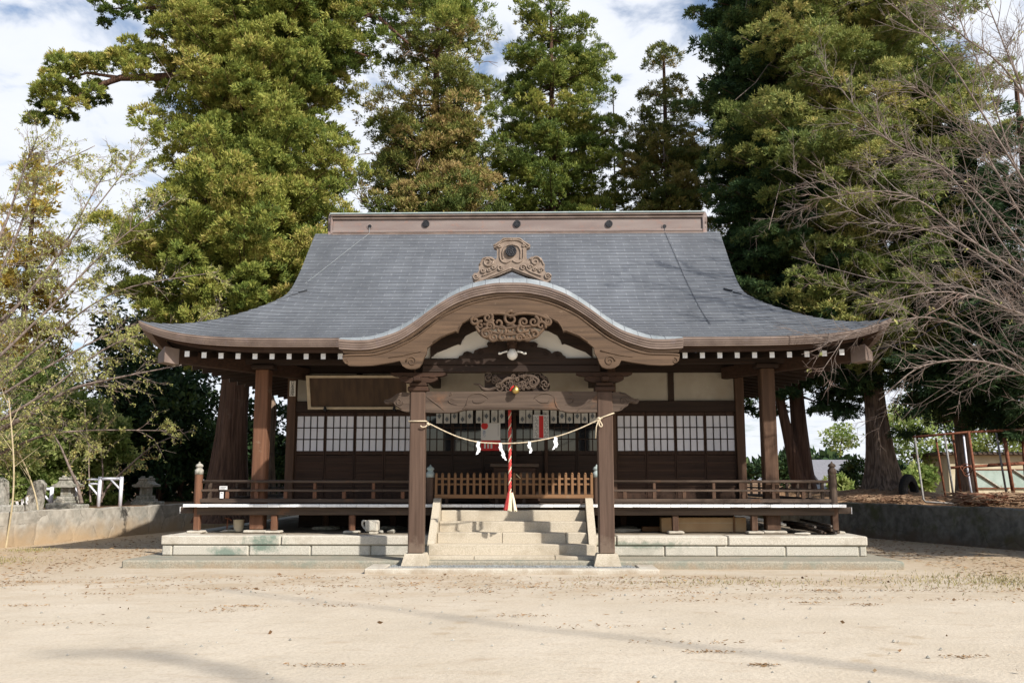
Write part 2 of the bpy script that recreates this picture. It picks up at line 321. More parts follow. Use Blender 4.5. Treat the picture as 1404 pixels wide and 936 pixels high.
# ------------------------------------------------------------------ ground, terraces, retaining walls
def ground_mat():
    Mx = bpy.data.materials.new('sandy_ground'); Mx.use_nodes = True; t = Mx.node_tree; N = t.nodes; L = t.links; b = N['Principled BSDF']
    b.inputs['Roughness'].default_value = .95; b.inputs['Specular IOR Level'].default_value = .1
    tc = N.new('ShaderNodeTexCoord')
    def noise(s, d=6, st=(1,1,1), ro=.6):
        mp = N.new('ShaderNodeMapping'); mp.inputs['Scale'].default_value = st; L.new(tc.outputs['Object'], mp.inputs['Vector'])
        n = N.new('ShaderNodeTexNoise'); n.inputs['Scale'].default_value = s; n.inputs['Detail'].default_value = d; n.inputs['Roughness'].default_value = ro; L.new(mp.outputs[0], n.inputs['Vector']); return n.outputs['Fac']
    def rng(v, a, c, lo=0, hi=1):
        r = N.new('ShaderNodeMapRange'); r.interpolation_type = 'SMOOTHSTEP'; r.inputs['From Min'].default_value = a; r.inputs['From Max'].default_value = c; r.inputs['To Min'].default_value = lo; r.inputs['To Max'].default_value = hi; L.new(v, r.inputs['Value']); return r.outputs[0]
    def mth(op, a, c):
        m = N.new('ShaderNodeMath'); m.operation = op
        for i, v in enumerate((a, c)):
            if hasattr(v, 'default_value') or hasattr(v, 'links'): L.new(v, m.inputs[i])
            else: m.inputs[i].default_value = v
        return m.outputs[0]
    def mix(f, a, c):
        m = N.new('ShaderNodeMix'); m.data_type = 'RGBA'; L.new(f, m.inputs['Factor'])
        for v, k in ((a,'A'),(c,'B')):
            if isinstance(v, tuple): m.inputs[k].default_value = (*v, 1)
            else: L.new(v, m.inputs[k])
        return m.outputs['Result']
    sp = N.new('ShaderNodeSeparateXYZ'); L.new(tc.outputs['Object'], sp.inputs[0])
    base = mix(rng(noise(.55, 8), .3, .7), (.56,.49,.39), (.495,.427,.33))
    base = mix(rng(noise(28, 5), .42, .72, 0, .45), base, (.36,.29,.21))
    base = mix(rng(noise(2.3, 6, (.7,1.6,1)), .56, .74, 0, .6), base, (.41,.325,.235))
    # needle and leaf litter: thick near the stone platform and along both sides, thin out in the yard
    band = mth('MULTIPLY', rng(sp.outputs[1], -9.5, -5.6), rng(noise(.9, 7, (.7,1.3,1)), .40, .62))
    side = mth('MULTIPLY', rng(mth('ABSOLUTE', sp.outputs[0], 0), 5.5, 10), rng(sp.outputs[1], -9, -3))
    side = mth('MULTIPLY', side, rng(noise(.8, 7), .12, .42))
    lit = mth('MAXIMUM', mth('MULTIPLY', band, .62), side)
    base = mix(mth('MULTIPLY', lit, rng(noise(11, 8), .32, .66, .42, .9)), base, (.36,.255,.15))
    grass = mth('MULTIPLY', rng(sp.outputs[0], 6.0, 9.5), rng(noise(.7, 6), .52, .62)); grass = mth('MULTIPLY', grass, rng(noise(14, 6), .4, .6))
    base = mix(mth('MULTIPLY', grass, .4), base, (.20,.19,.07))
    base = mix(rng(noise(95, 3), .5, .72, 0, .25), base, (.36,.29,.21))
    base = mix(rng(noise(3.1, 8, (.45,1.8,1), .7), .55, .70, 0, .38), base, (.375,.29,.20))
    L.new(base, b.inputs['Base Color'])
    for (xa, ya), (xb, yb) in (((605,868),(660,836)), ((1180,905),(1258,872)), ((120,800),(190,792))):     # scuffed streaks of darker soil
        for q in range(5):
            p = UZ(xa+(xb-xa)*q/4, ya+(yb-ya)*q/4, GZ); stain(Mx, tuple(p), .17, .5, (.37,.285,.19), .55, 12)
    bp = N.new('ShaderNodeBump'); bp.inputs['Strength'].default_value = .45; bp.inputs['Distance'].default_value = .022; L.new(mth('ADD', noise(30, 6), mth('MULTIPLY', noise(3, 5), 2.0)), bp.inputs['Height']); L.new(bp.outputs[0], b.inputs['Normal'])
    return Mx
m = MB()
xs = sorted(set([-900,-300,-100,-40] + list(np.arange(-20, 20.1, 1.0)) + [40,100,300,900])); ys = sorted(set([-300,-100,-40] + list(np.arange(-24, 14.1, 1.0)) + [40,120,400,900]))
rg = np.random.default_rng(5)
m.grid([[(x, y, GZ + (rg.uniform(-.012,.012) if abs(x) < 20 and -24 < y < -4.6 else 0)) for x in xs] for y in ys])
g = m.build('ground', ground_mat(), smooth=True, pivot=(0,0,0)); tag(g, kind='structure')

TL, TR = .88, 1.02
A, B = UZ(0, 751, GZ), UZ(260, 726, GZ); Cw, Dw = UZ(1404, 755, GZ), UZ(1200, 738, GZ)
A0 = A + (A-B).normalized()*7; B1 = B + (B-A)*((12.6-B.y)/(B.y-A.y)); C0 = Cw + (Cw-Dw).normalized()*7; D1 = Dw + (Dw-Cw)*((12.6-Dw.y)/(Dw.y-Cw.y))
M['litter'] = mat('needle_litter', (.17,.085,.042), (.30,.185,.10), rough=.95, scale=9, detail=9, bump=.9, c3=(.13,.14,.045), scale3=.8, ramp3=(.56,.66), bumpscale=22, bdist=.06)
M['litter_pale'] = mat('dry_needle_litter', (.22,.115,.06), (.36,.24,.14), rough=.95, scale=11, detail=9, bump=.9, c3=(.12,.07,.04), scale3=5, bumpscale=26, bdist=.06)
def soil(poly, z, name):
    m = MB(); m.f.append([m.vert((p[0], p[1], z)) for p in poly]); o = m.build(name, M['litter'], pivot=(0,0,0)); tag(o, kind='structure')
soil([(A0.x-.1,A0.y),(B1.x-.1,B1.y+.1),(0,12.7),(0,700),(-700,700),(-700,A0.y)], TL-.03, 'terrace')
soil([(C0.x+.1,C0.y),(700,C0.y),(700,700),(0,700),(0,12.7),(D1.x+.1,D1.y+.1)], TR-.05, 'terrace')
def wallmat(name, c1, c2, crack, soilc, mossc, soil_top):
    Mx = mat(name, c1, c2, rough=.95, scale=6, bump=.5, bumpscale=16, c3=mossc, scale3=1.6, ramp3=(.5,.66)); t = Mx.node_tree; N = t.nodes; L = t.links; b = N['Principled BSDF']
    src = b.inputs['Base Color'].links[0].from_socket
    tc = N.new('ShaderNodeTexCoord'); v = N.new('ShaderNodeTexVoronoi'); v.feature = 'DISTANCE_TO_EDGE'; v.inputs['Scale'].default_value = 1.5
    nz = N.new('ShaderNodeTexNoise'); nz.inputs['Scale'].default_value = 2.2; nz.inputs['Detail'].default_value = 4; L.new(tc.outputs['Object'], nz.inputs['Vector'])
    va = N.new('ShaderNodeMix'); va.data_type = 'RGBA'; va.inputs['Factor'].default_value = .22; L.new(tc.outputs['Object'], va.inputs['A']); L.new(nz.outputs['Color'], va.inputs['B']); L.new(va.outputs['Result'], v.inputs['Vector'])
    r = N.new('ShaderNodeMapRange'); r.inputs['From Min'].default_value = .004; r.inputs['From Max'].default_value = .018; r.inputs['To Min'].default_value = .55; r.inputs['To Max'].default_value = 0; L.new(v.outputs['Distance'], r.inputs['Value'])
    gate = N.new('ShaderNodeMapRange'); gate.inputs['From Min'].default_value = .50; gate.inputs['From Max'].default_value = .60; L.new(nz.outputs['Fac'], gate.inputs['Value'])
    mu = N.new('ShaderNodeMath'); mu.operation = 'MULTIPLY'; L.new(r.outputs[0], mu.inputs[0]); L.new(gate.outputs[0], mu.inputs[1])
    sp = N.new('ShaderNodeSeparateXYZ'); L.new(tc.outputs['Object'], sp.inputs[0])
    ad = N.new('ShaderNodeMath'); ad.operation = 'MULTIPLY_ADD'; ad.inputs[1].default_value = .7; L.new(nz.outputs['Fac'], ad.inputs[0]); L.new(sp.outputs[2], ad.inputs[2])
    sr = N.new('ShaderNodeMapRange'); sr.inputs['From Min'].default_value = soil_top+.35+.22; sr.inputs['From Max'].default_value = soil_top+.35-.26; L.new(ad.outputs[0], sr.inputs['Value'])
    m1 = N.new('ShaderNodeMix'); m1.data_type = 'RGBA'; L.new(src, m1.inputs['A']); m1.inputs['B'].default_value = (*soilc, 1); L.new(sr.outputs[0], m1.inputs['Factor'])
    m2 = N.new('ShaderNodeMix'); m2.data_type = 'RGBA'; L.new(m1.outputs['Result'], m2.inputs['A']); m2.inputs['B'].default_value = (*crack, 1); L.new(mu.outputs[0], m2.inputs['Factor'])
    vc = N.new('ShaderNodeTexVoronoi'); vc.inputs['Scale'].default_value = 1.5; L.new(va.outputs['Result'], vc.inputs['Vector']); bw = N.new('ShaderNodeRGBToBW'); L.new(vc.outputs['Color'], bw.inputs[0])
    rr = N.new('ShaderNodeMapRange'); rr.inputs['To Min'].default_value = .86; rr.inputs['To Max'].default_value = 1.14; L.new(bw.outputs[0], rr.inputs['Value'])
    m4 = N.new('ShaderNodeMix'); m4.data_type = 'RGBA'; m4.blend_type = 'MULTIPLY'; m4.inputs['Factor'].default_value = 1; L.new(m2.outputs['Result'], m4.inputs['A']); L.new(rr.outputs[0], m4.inputs['B'])
    pb = b.inputs['Normal'].links[0].from_node; b2 = N.new('ShaderNodeBump'); b2.inputs['Strength'].default_value = .4; b2.inputs['Distance'].default_value = .03
    rv = N.new('ShaderNodeMapRange'); rv.inputs['From Max'].default_value = .10; L.new(v.outputs['Distance'], rv.inputs['Value']); L.new(rv.outputs[0], b2.inputs['Height']); L.new(pb.outputs[0], b2.inputs['Normal']); L.new(b2.outputs[0], b.inputs['Normal'])
    L.new(m4.outputs['Result'], b.inputs['Base Color']); return Mx
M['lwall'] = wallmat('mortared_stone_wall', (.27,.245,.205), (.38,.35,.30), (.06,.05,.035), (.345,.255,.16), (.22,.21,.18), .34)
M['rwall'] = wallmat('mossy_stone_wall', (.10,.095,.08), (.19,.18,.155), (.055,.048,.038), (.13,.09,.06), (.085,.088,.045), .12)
def retaining(pts, z, th, mt, label, cap):
    m = MB(); n = len(pts); rs = random.Random(3)
    off = []
    for i, p in enumerate(pts):
        d = (pts[min(i+1,n-1)] - pts[max(i-1,0)]).normalized(); off.append(Vector((-d.y, d.x, 0))*th)
    rows = []
    seq = []
    for i in range(n-1):
        k = max(2, int((pts[i+1]-pts[i]).length/.5))
        for j in range(k): seq.append((pts[i].lerp(pts[i+1], j/k), off[i].lerp(off[i+1], j/k)))
    seq.append((pts[-1], off[-1]))
    hs = [z + rs.uniform(-.025, .025) for _ in seq]
    lean = .06
    rows.append([(p.x, p.y, GZ-.05) for p, o in seq])
    rows.append([(p.x+o.x*lean+rs.uniform(-.015,.015), p.y+o.y*lean+rs.uniform(-.015,.015), GZ+(z-GZ)*.5) for p, o in seq])
    rows.append([(p.x+o.x*lean*2, p.y+o.y*lean*2, h-.02) for (p, o), h in zip(seq, hs)])
    rows.append([(p.x+o.x*(lean*2+.08), p.y+o.y*(lean*2+.08), h) for (p, o), h in zip(seq, hs)])
    rows.append([(p.x+o.x, p.y+o.y, h-.01) for (p, o), h in zip(seq, hs)])
    rows.append([(p.x+o.x, p.y+o.y, GZ-.05) for p, o in seq])
    m.grid(rows); o = m.build('retaining_wall', mt, pivot=(pts[0].x, pts[0].y, GZ)); tag(o, label, 'wall'); return o
retaining([A0, B1, Vector((0,12.6,GZ))], TL+.03, .4, M['lwall'], 'sunlit low stone retaining wall with earth stains and cracked joints, left of the hall', True)
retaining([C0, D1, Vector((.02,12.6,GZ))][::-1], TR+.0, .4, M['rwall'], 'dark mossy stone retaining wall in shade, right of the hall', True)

# ------------------------------------------------------------------ stone platform, slab, stairs, apron
plat = empty('stone_platform', (0, 3, GZ), 'pale two course granite platform carrying the wooden hall', 'stone platform')
bx('footing_slab', M['stone_s'], plat, -7.16, 7.10, -3.4, 9.2, -.1, .225, .03)
m = MB(); m.box(-6.80, 6.80, -2.36, 8.6, .2, .585); m.build('rubble_core', M['mortar'], plat)
def course(z0, z1, yf, joints, x0, x1, mt, rs):
    xs = [x0] + joints + [x1]; m = MB()
    for a, b in zip(xs[:-1], xs[1:]):
        m.box(a+.008, b-.008, yf+rs.uniform(-.008,.008), yf+.5, z0, z1, .022)
    return m.build('stone_course', mt, plat)
rs = random.Random(2)
jx = lambda px: U(px, 745, -2.4).x
course(.43, .608, -2.42, [jx(385), jx(562), 0, jx(845), jx(998)], -6.86, 6.82, M['stone'], rs)
course(.228, .420, -2.39, [jx(236), jx(341), jx(426), jx(508), -1.9, 1.9, jx(911), jx(982), jx(1077), jx(1178)], -6.84, 6.80, M['stone_g'], rs)
for sx in (-1, 1):
    m = MB(); ys = [-1.9, 0, 1.9, 3.8, 5.7, 8.6]
    for a, b in zip(ys[:-1], ys[1:]):
        x = 6.83*sx; m.box(min(x, x-.45*sx), max(x, x-.45*sx), a+.008, b-.008, .43, .606, .02); x = 6.81*sx; m.box(min(x, x-.45*sx), max(x, x-.45*sx), a+.008, b-.008, .228, .42, .02)
    m.build('stone_course', M['stone'], plat)
m = MB(); m.box(-6.4, 6.4, -1.95, 8.2, .5, .590); m.build('earth_floor', mat('packed_earth', (.20,.165,.12), (.30,.25,.19), rough=.95, scale=5, bump=.3), plat)

st = empty('stone_stairs', (0, -2.5, GZ), 'wide pale stone steps with curved cheek blocks up to the deck', 'stairs')
tops = [1.075, .868, .672, .476, .285]
for k, z in enumerate(tops):
    yf = -1.76 - .345*k; hw = 1.452 if k < 3 else 1.585
    mm = MB(); js = {0: [], 1: [], 2: [-.2, 1.03], 3: [], 4: [-.7, .8]}[k]; xs_ = [-hw]+js+[hw]
    for a, b in zip(xs_[:-1], xs_[1:]): mm.box(a+.003*(a>-hw), b-.003*(b<hw), yf, yf+.36 if k else -1.6, .12, z, .014)
    mm.build('step', M['stairstone'], st)
bx('step', M['stairstone'], st, -1.62, 1.62, -3.26, -3.1, .1, .212, .012)
for sx in (-1, 1):
    prof = catmull([(-1.62,1.315),(-1.72,1.31),(-1.83,1.25),(-2.1,1.02),(-2.45,.74),(-2.68,.56),(-2.755,.482)], 5)
    poly = [tuple(p) for p in prof] + [(-2.755,.3),(-1.62,.3)]
    m = MB(); m.prismx(poly, min(sx*1.457, sx*1.605), max(sx*1.457, sx*1.605)); m.build('cheek_block', M['stairstone'], st)

ap = empty('porch_apron', (0, -3.8, GZ), 'low stone kerb frame filled with grey gravel under the porch pillars', 'stone apron')
for a, b, c, d in ((-2.52,2.56,-4.32,-4.06),(-2.52,-2.2,-4.05,-3.42),(2.24,2.56,-4.05,-3.42)):
    bx('kerb', M['stone'], ap, a, b, c, d, -.05, .168, .015)
m = MB(); m.box(-2.19, 2.23, -4.05, -3.2, -.05, .140); rs = random.Random(8)
for _ in range(2600):
    x, y, r_ = rs.uniform(-2.17,2.21), rs.uniform(-4.03,-3.28), rs.uniform(.012,.026)
    b = len(m.v); a0 = rs.uniform(0,6)
    for q in range(4): m.vert((x+r_*math.cos(a0+q*1.57)*rs.uniform(.7,1.2), y+r_*math.sin(a0+q*1.57), .141+r_*rs.uniform(.0,.25)))
    m.vert((x, y, .141+r_*.8)); m.f += [[b,b+1,b+4],[b+1,b+2,b+4],[b+2,b+3,b+4],[b+3,b,b+4]]
gv = m.build('gravel', mat('grey_gravel', (.13,.135,.135), (.30,.31,.30), rough=.9, scale=30), ap, recalc=False); gv['kind'] = 'stuff'
# ------------------------------------------------------------------ the hall
hall = empty('shrine_hall', (0, 3, .6), 'dark timber shrine hall with a sweeping grey hipped roof and a curved porch gable', 'shrine')
RY = 3.2                                        # ridge plane
Fc = np.polyfit([-2.8,-1.6,-.48,.6,1.8,2.95], [4.414,4.97,5.62,6.38,7.27,8.09], 3)
F = lambda y: float(np.polyval(Fc, y))
Hc = np.polyfit([0,.51,.77,1.17,1.69,2.01,2.32], [4.78,4.81,4.865,5.01,5.31,5.51,5.72], 3)
HIPS = 2.32
def lift0(c): return .367*max(0, 1-c/7.38)**10     # c = distance from the corner along the eave
def halfw(y):
    a, b = 7.38-(y+2.8), 5.06+.27*max(0, y+.48)/3.4; return max(a, b) + .10*math.exp(-abs(a-b)/.28)
def ztop(y, u):
    s = y+2.8; l = (float(np.polyval(Hc, s)) - F(y)) if s < HIPS else .1*max(0, 1-(s-HIPS)/1.5)
    return F(y) + l*abs(u)**10
def front_slope(sign, name='roof_slope'):
    m = MB(); k = 0; y = -2.8; dyc = .166; us = [math.copysign(1-(1-abs(t))**1.6, t) for t in np.linspace(-1, 1, 101)]
    while y < 2.99:
        y2 = min(y+dyc, 3.0); rows = []; uv = []
        for yy, dz, vv in ((y, .016, k), (y2, 0, k+1)):
            w = halfw(yy); rows.append([(u*w, (yy if sign < 0 else 2*RY-yy), ztop(yy, u)+dz) for u in us]); uv.append([(u*w/.42, vv) for u in us])
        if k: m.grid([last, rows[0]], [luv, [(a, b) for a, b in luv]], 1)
        m.grid(rows, uv); last = rows[1]; luv = uv[1]; y = y2; k += 1
    return m
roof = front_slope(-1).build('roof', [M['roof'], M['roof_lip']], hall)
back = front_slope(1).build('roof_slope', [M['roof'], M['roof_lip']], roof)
for sx in (-1, 1):
    m = MB(); k = 0; s = 0
    while s < HIPS+.3:
        s2 = s+.166; rows = []; uv = []
        for ss, dz, vv in ((s, .028, k), (s2, 0, k+1)):
            w = 6.0-ss; rows.append([(sx*(7.38-ss), RY+u*w, F(-2.8+ss)+(float(np.polyval(Hc, ss))-F(-2.8+ss))*abs(u)**10+dz) for u in np.linspace(-1,1,61)]); uv.append([(u*w/.42, vv) for u in np.linspace(-1,1,61)])
        m.grid(rows, uv); s = s2; k += 1
    m.build('roof_slope', M['roof'], roof)
    # gable: boarded triangle under the verge, and its bargeboard
    prof = [(y, F(y)-.12) for y in np.linspace(-.45, 3.0, 14)]; poly = prof + [(2*RY-y, z) for y, z in prof[::-1]]
    m = MB(); m.prismx(poly+[], sx*4.7, sx*4.78); m.build('gable_wall', M['brown_z'], roof)
    m = MB(); yy = list(np.linspace(-.46, 3.0, 16)); full = [(y, F(y)) for y in yy] + [(2*RY-y, F(y)) for y in yy[::-1]]
    rows = []
    for dxo, dz in ((0,-.005),(0,-.24),(-.12,-.24),(-.12,-.03)):
        rows.append([(sx*(halfw(y if y < RY else 2*RY-y)+dxo), y, z+dz) for y, z in full])
    m.grid(rows); m.build('verge_board', M['copper'], roof)
# ridge
rb = [( -4.90, 4.90)]
bx('ridge', M['copper_pale'], roof, -4.88, 4.88, 2.98, 3.42, 7.9, 8.56, .01)
bx('ridge_base', M['copper'], roof, -4.90, 4.90, 2.90, 3.50, 7.95, 8.12, .008)
bx('ridge_moulding', M['copper_pale'], roof, -4.90, 4.90, 2.945, 3.455, 8.135, 8.20, .012)
m = MB(); m.box(-4.93, 4.93, 2.90, 3.50, 8.572, 8.62, .01); m.box(-4.91, 4.91, 2.93, 3.47, 8.50, 8.55, .01); m.build('ridge_cap', M['copper'], roof)
bx('ridge_top', M['verdigris'], roof, -4.95, 4.95, 2.88, 3.52, 8.625, 8.665, .012)
for sx in (-1, 1):
    m = MB()
    for zc, r_ in ((8.50,.13),(8.27,.105),(8.02,.15)):
        m.tube([(sx*4.90, 3.2, zc), (sx*4.99, 3.2, zc), (sx*5.03, 3.2, zc)], [r_*1.9, r_*1.9, r_*1.4], 14)
    m.box(min(sx*4.88,sx*4.95), max(sx*4.88,sx*4.95), 2.93, 3.47, 7.9, 8.60, .02)
    m.build('ridge_end', M['copper_pale'], roof)
def crest(parent, x, y, z, r):
    m = MB(); m.tube([(x, y, z), (x, y-.03, z)], [r, r], 24); c = m.build('crest', M['black'], parent)
    m = MB()
    m.tube([(x+r*.86*math.cos(a), y-.034, z+r*.86*math.sin(a)) for a in np.linspace(0, 2*math.pi, 25)], r*.07, 5)
    for k in range(5):
        a = math.pi/2 + k*2*math.pi/5
        m.tube([(x+r*.40*math.cos(a)+r*.22*math.cos(b), y-.034, z+r*.40*math.sin(a)+r*.22*math.sin(b)) for b in np.linspace(0, 2*math.pi, 11)], r*.075, 5)
    m.build('crest_flower', M['dull'], c); return c
for px in (584, 709, 835): crest(roof, U(px,307,2.97).x, 2.975, U(px,307,2.97).z, .095)
for px, ex, ey in ((507, 402, 392), (911, 1000, 452)):
    p = U(px, 310.5, 2.97); m = MB(); m.tube([(p.x, 2.985, p.z), (p.x, 2.965, p.z)], [.075,.075], 16); h = m.build('vent_ring', M['copper_pale'], roof)
    m = MB(); m.tube([(p.x, 2.975, p.z), (p.x, 2.955, p.z)], [.05,.05], 16); m.build('vent_hole', M['black'], h)
    yy = list(np.linspace(2.93, .15 if px < 700 else -1.9, 24)); xe = -4.95 if px < 700 else 4.05
    m = MB(); m.tube([(p.x, 2.95, p.z-.03)] + [(p.x+(xe-p.x)*i/23, y-.02, ztop(y, 0)+.016) for i, y in enumerate(yy)], .0055, 6); m.build('grounding_wire', M['roof_rim'] if px < 700 else M['roof_lip'], roof)
# eaves swept round the four sides
def eave(profile, name, mt, n=60):
    m = MB()
    for side in range(4):
        rows = []
        for d, dz in profile:
            L_ = (7.38 if side % 2 == 0 else 6.0); r = []
            for u in np.linspace(-1, 1, n):
                u = math.copysign(1-(1-abs(u))**1.5, u); c = (1-abs(u))*L_
                z = 4.414 + lift0(c) + dz
                if side == 0: p = (u*(7.38-d), -2.8+d, z)
                elif side == 1: p = (7.38-d, RY+u*(6.0-d), z)
                elif side == 2: p = (-u*(7.38-d), 9.2-d, z)
                else: p = (-7.38+d, RY-u*(6.0-d), z)
                r.append(p)
            rows.append(r)
        m.grid(rows)
    return m.build(name, mt, hall, recalc=False)
eave([(0,.014),(0,-.035),(.014,-.037),(.014,-.075),(.03,-.077),(.03,-.112),(.048,-.114),(.048,-.150),(.22,-.150)], 'eave_fascia', M['copper'])
eave([(.20,-.148),(.20,-.235),(.36,-.238)], 'eave_board', M['brown_x'])
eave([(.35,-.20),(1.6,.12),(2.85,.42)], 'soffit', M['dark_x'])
XR = [-6.505+.3421*i for i in range(39)]
def lift_at(x, L_=7.38): return lift0(L_-abs(x))
def rafter(x, kind, sx=0):
    m = MB(); t = MB()
    if kind == 'f':
        l = lift_at(x)*.55; z0 = 4.055+l
        for b, y0, y1, mt in ((m, -2.47, 0, 0), (t, -2.476, -2.462, 1)):
            v = [(xx, yy, zz+(yy+2.47)*.13+z0) for xx in (x-.046, x+.046) for yy in (y0, y1) for zz in (0, .112)]
            if mt: v = [(xx + (.001 if xx > x else -.001), yy, zz) for xx, yy, zz in v]
            i = len(b.v); [b.vert(p) for p in v]
            for f in ((0,1,3,2),(4,6,7,5),(0,4,5,1),(2,3,7,6),(0,2,6,4),(1,5,7,3)): b.f.append([i+q for q in f])
    else:
        y = x; l = lift0(6.0-abs(y-RY))*.55; z0 = 4.055+l
        for b, d0, d1, mt in ((m, .33, 2.6, 0), (t, .327, .3294, 1)):
            v = [(sx*(7.38-dd), yy, zz+(dd-.33)*.13+z0) for yy in (y-.046, y+.046) for dd in (d0, d1) for zz in (0, .112)]
            i = len(b.v); [b.vert(p) for p in v]
            for f in ((0,1,3,2),(4,6,7,5),(0,4,5,1),(2,3,7,6),(0,2,6,4),(1,5,7,3)): b.f.append([i+q for q in f])
    o = m.build('rafter', M['dark_y' if kind == 'f' else 'dark_x'], hall)
    t.build('rafter_tip', M['white'], o)
for x in XR:
    if abs(x) > 3.1: rafter(x, 'f')
for sx in (-1, 1):
    for y in np.arange(-1.9, 7.2, .62): rafter(float(y), 's', sx)
# hip rafters with copper caps
for sx in (-1, 1):
    Rz = Vector((sx*.7071, -.7071, 0)); Sd = Vector((.7071, sx*.7071, 0))
    def hipbox(m, d0, d1, hw, z0a, z1a, slope, tw=0):
        for d in (d0, d1):
            pass
        i = len(m.v)
        for d in (d0, d1):
            c = Vector((sx*5.1, -.5, 0)) + Rz*d
            for w in (-hw, hw):
                for z in (z0a, z1a): m.vert((c + Sd*w + Vector((0,0,z+slope*(d-d1)+(-sx*w*tw if z == z1a else 0)))))
        for f in ((0,1,3,2),(4,6,7,5),(0,4,5,1),(2,3,7,6),(0,2,6,4),(1,5,7,3)): m.f.append([i+q for q in f])
    m = MB(); hipbox(m, -.6, 2.46, .11, 4.02, 4.27, .04); hr = m.build('hip_rafter', M['brown_x'], hall)
    m = MB(); hipbox(m, 2.44, 2.74, .155, 4.0, 4.25, .10, .42); m.build('copper_cap', M['copper'], hr)

# ------------------------------------------------------------------ porch roof with the cusped gable
KP = [(3.10,4.180),(2.88,4.163),(2.68,4.160),(2.48,4.178),(2.21,4.252),(1.97,4.350),(1.71,4.516),(1.475,4.695),(1.22,4.869),(1.0,4.996),(.80,5.078),(.63,5.133),(.30,5.196),(0,5.206)]
kd = catmull(KP[::-1], 10); kx = [p[0] for p in kd]; kz = [p[1] for p in kd]
K = lambda x: float(np.interp(abs(x), kx, kz))
KXS = list(np.linspace(-3.1, 3.1, 141)); YK = -4.2
def kslope(x): return .165
def zporch(x, y):
    d = y-YK; e = min(1, (3.1-abs(x))/1.0); return K(x) + (.03+.085*e)*(1-math.exp(-d/.11)) + .15*d
m = MB(); rows = []; uv = []
yk = [YK, YK+.03, YK+.07, YK+.13, YK+.22, YK+.34] ; 
for y in yk: rows.append([(x, y, zporch(x, y)+.014) for x in KXS])
m.grid(rows); 
prow = m.build('porch_roof', M['roof_rim'], hall, smooth=True)
m = MB(); rows = []; uv = []
def yend(x):
    y = -2.9
    while y < 2.0 and zporch(x, y) > F(y)-.05: y += .05
    return y
ye = [max(yend(x), -2.55) for x in KXS]
for k, t in enumerate(np.linspace(0, 1, 18)):
    rows.append([(x, YK+.33+(e-YK-.33)*t, zporch(x, YK+.33+(e-YK-.33)*t)+.012) for x, e in zip(KXS, ye)]); uv.append([(x/.42, k) for x in KXS])
m.grid(rows, uv); m.build('porch_slope', M['roof'], prow)
# seams across the rim
m = MB(); arc = 0; lastp = None
for x in np.linspace(-2.95, 2.95, 400):
    p = (x, K(x))
    if lastp: arc += math.dist(p, lastp)
    lastp = p
    if arc > .24:
        arc = 0; x2 = x
        m.tube([(x2, y, zporch(x2, y)+.017) for y in yk], .006, 4)
m.build('rim_seams', M['roof'], prow)
def kband(profile, name, mt, par, half=3.1):
    xs = [x*half/3.1 for x in KXS]; m = MB(); rows = [[(x, YK+d, K(x)+dz) for x in xs] for d, dz in profile]; m.grid(rows)
    for sx in (0, -1):                          # the two short sides run back to the main eave
        x = xs[sx]; r2 = [[(x, y, K(x)+dz+.15*(y-YK)*1.0) for y in np.linspace(YK+d, -2.6, 8)] for d, dz in profile]; m.grid(r2)
    return m.build(name, mt, par, recalc=False)
kband([(0,.014),(0,-.032),(.014,-.034),(.014,-.074),(.028,-.076),(.028,-.112),(.042,-.114),(.042,-.158),(.3,-.158)], 'porch_fascia', M['copper'], prow)
kband([(.075,-.150),(.075,-.205),(.09,-.205),(.09,-.225),(.3,-.225)], 'porch_eave_strip', M['barge_x'], prow, 3.03)
# soffit
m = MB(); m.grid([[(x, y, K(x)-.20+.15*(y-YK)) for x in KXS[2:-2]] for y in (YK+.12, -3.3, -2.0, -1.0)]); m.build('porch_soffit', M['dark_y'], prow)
# bargeboard
low = [(3.036,3.857),(3.02,3.79),(2.913,3.717),(2.7,3.712),(2.489,3.722),(2.147,3.774),(1.995,3.805),(1.947,3.714),(1.88,3.672),(1.808,3.654),(1.72,3.655),(1.643,3.685),(1.60,3.75),(1.573,3.833),(1.52,3.93),(1.503,4.035),(1.40,4.12),(1.254,4.225),(1.12,4.285),(1.003,4.331),(.955,4.318),(.925,4.40),(.864,4.490),(.707,4.572),(.45,4.640),(.2,4.672),(.05,4.64),(0,4.60)]
top = [(3.036,3.915),(2.905,3.928),(2.494,3.940),(2.217,4.005),(1.9,4.15),(1.718,4.255),(1.45,4.46),(1.232,4.628),(1.0,4.752),(.795,4.842),(.55,4.915),(.29,4.965),(0,4.990)]
tx = [p[0] for p in catmull(top, 8)][::-1]; tz = [p[1] for p in catmull(top, 8)][::-1]
topz = lambda x: float(np.interp(abs(x), tx, tz))
lowx = [p[0] for p in low][::-1]; lowz = [p[1] for p in low][::-1]
lowf = lambda x: float(np.interp(abs(x), lowx, lowz))
m = MB(); L_ = [(-x, z) for x, z in low] + [(x, z) for x, z in low[::-1][1:]]
m.band([(x, topz(x)) for x, z in L_], L_, YK+.07, YK+.17)
barge = m.build('bargeboard', M['barge_x'], prow)
m = MB()                                         # raised upper and lower mouldings, and carved scrolls
xs = np.linspace(-3.03, 3.03, 120); m.tube([(x, YK+.068, topz(x)-.022) for x in xs], .016, 6)
for sx in (-1, 1):
    pts = [(sx*x, z) for x, z in low[16:27]]; m.tube([(x, YK+.066, z+.02) for x, z in pts], .011, 6)
    spiral(m, sx*1.78, 3.79, YK+.066, .10, 1.5, .015, 0 if sx > 0 else math.pi, sx)
    m.tube([(sx*x, YK+.066, z) for x, z in ((1.62,3.98),(1.75,3.95),(1.95,3.90),(2.2,3.86))], [.014,.012,.01,.005], 6)
    spiral(m, sx*2.95, 3.79, YK+.066, .055, 1.2, .012, math.pi/2, -sx)
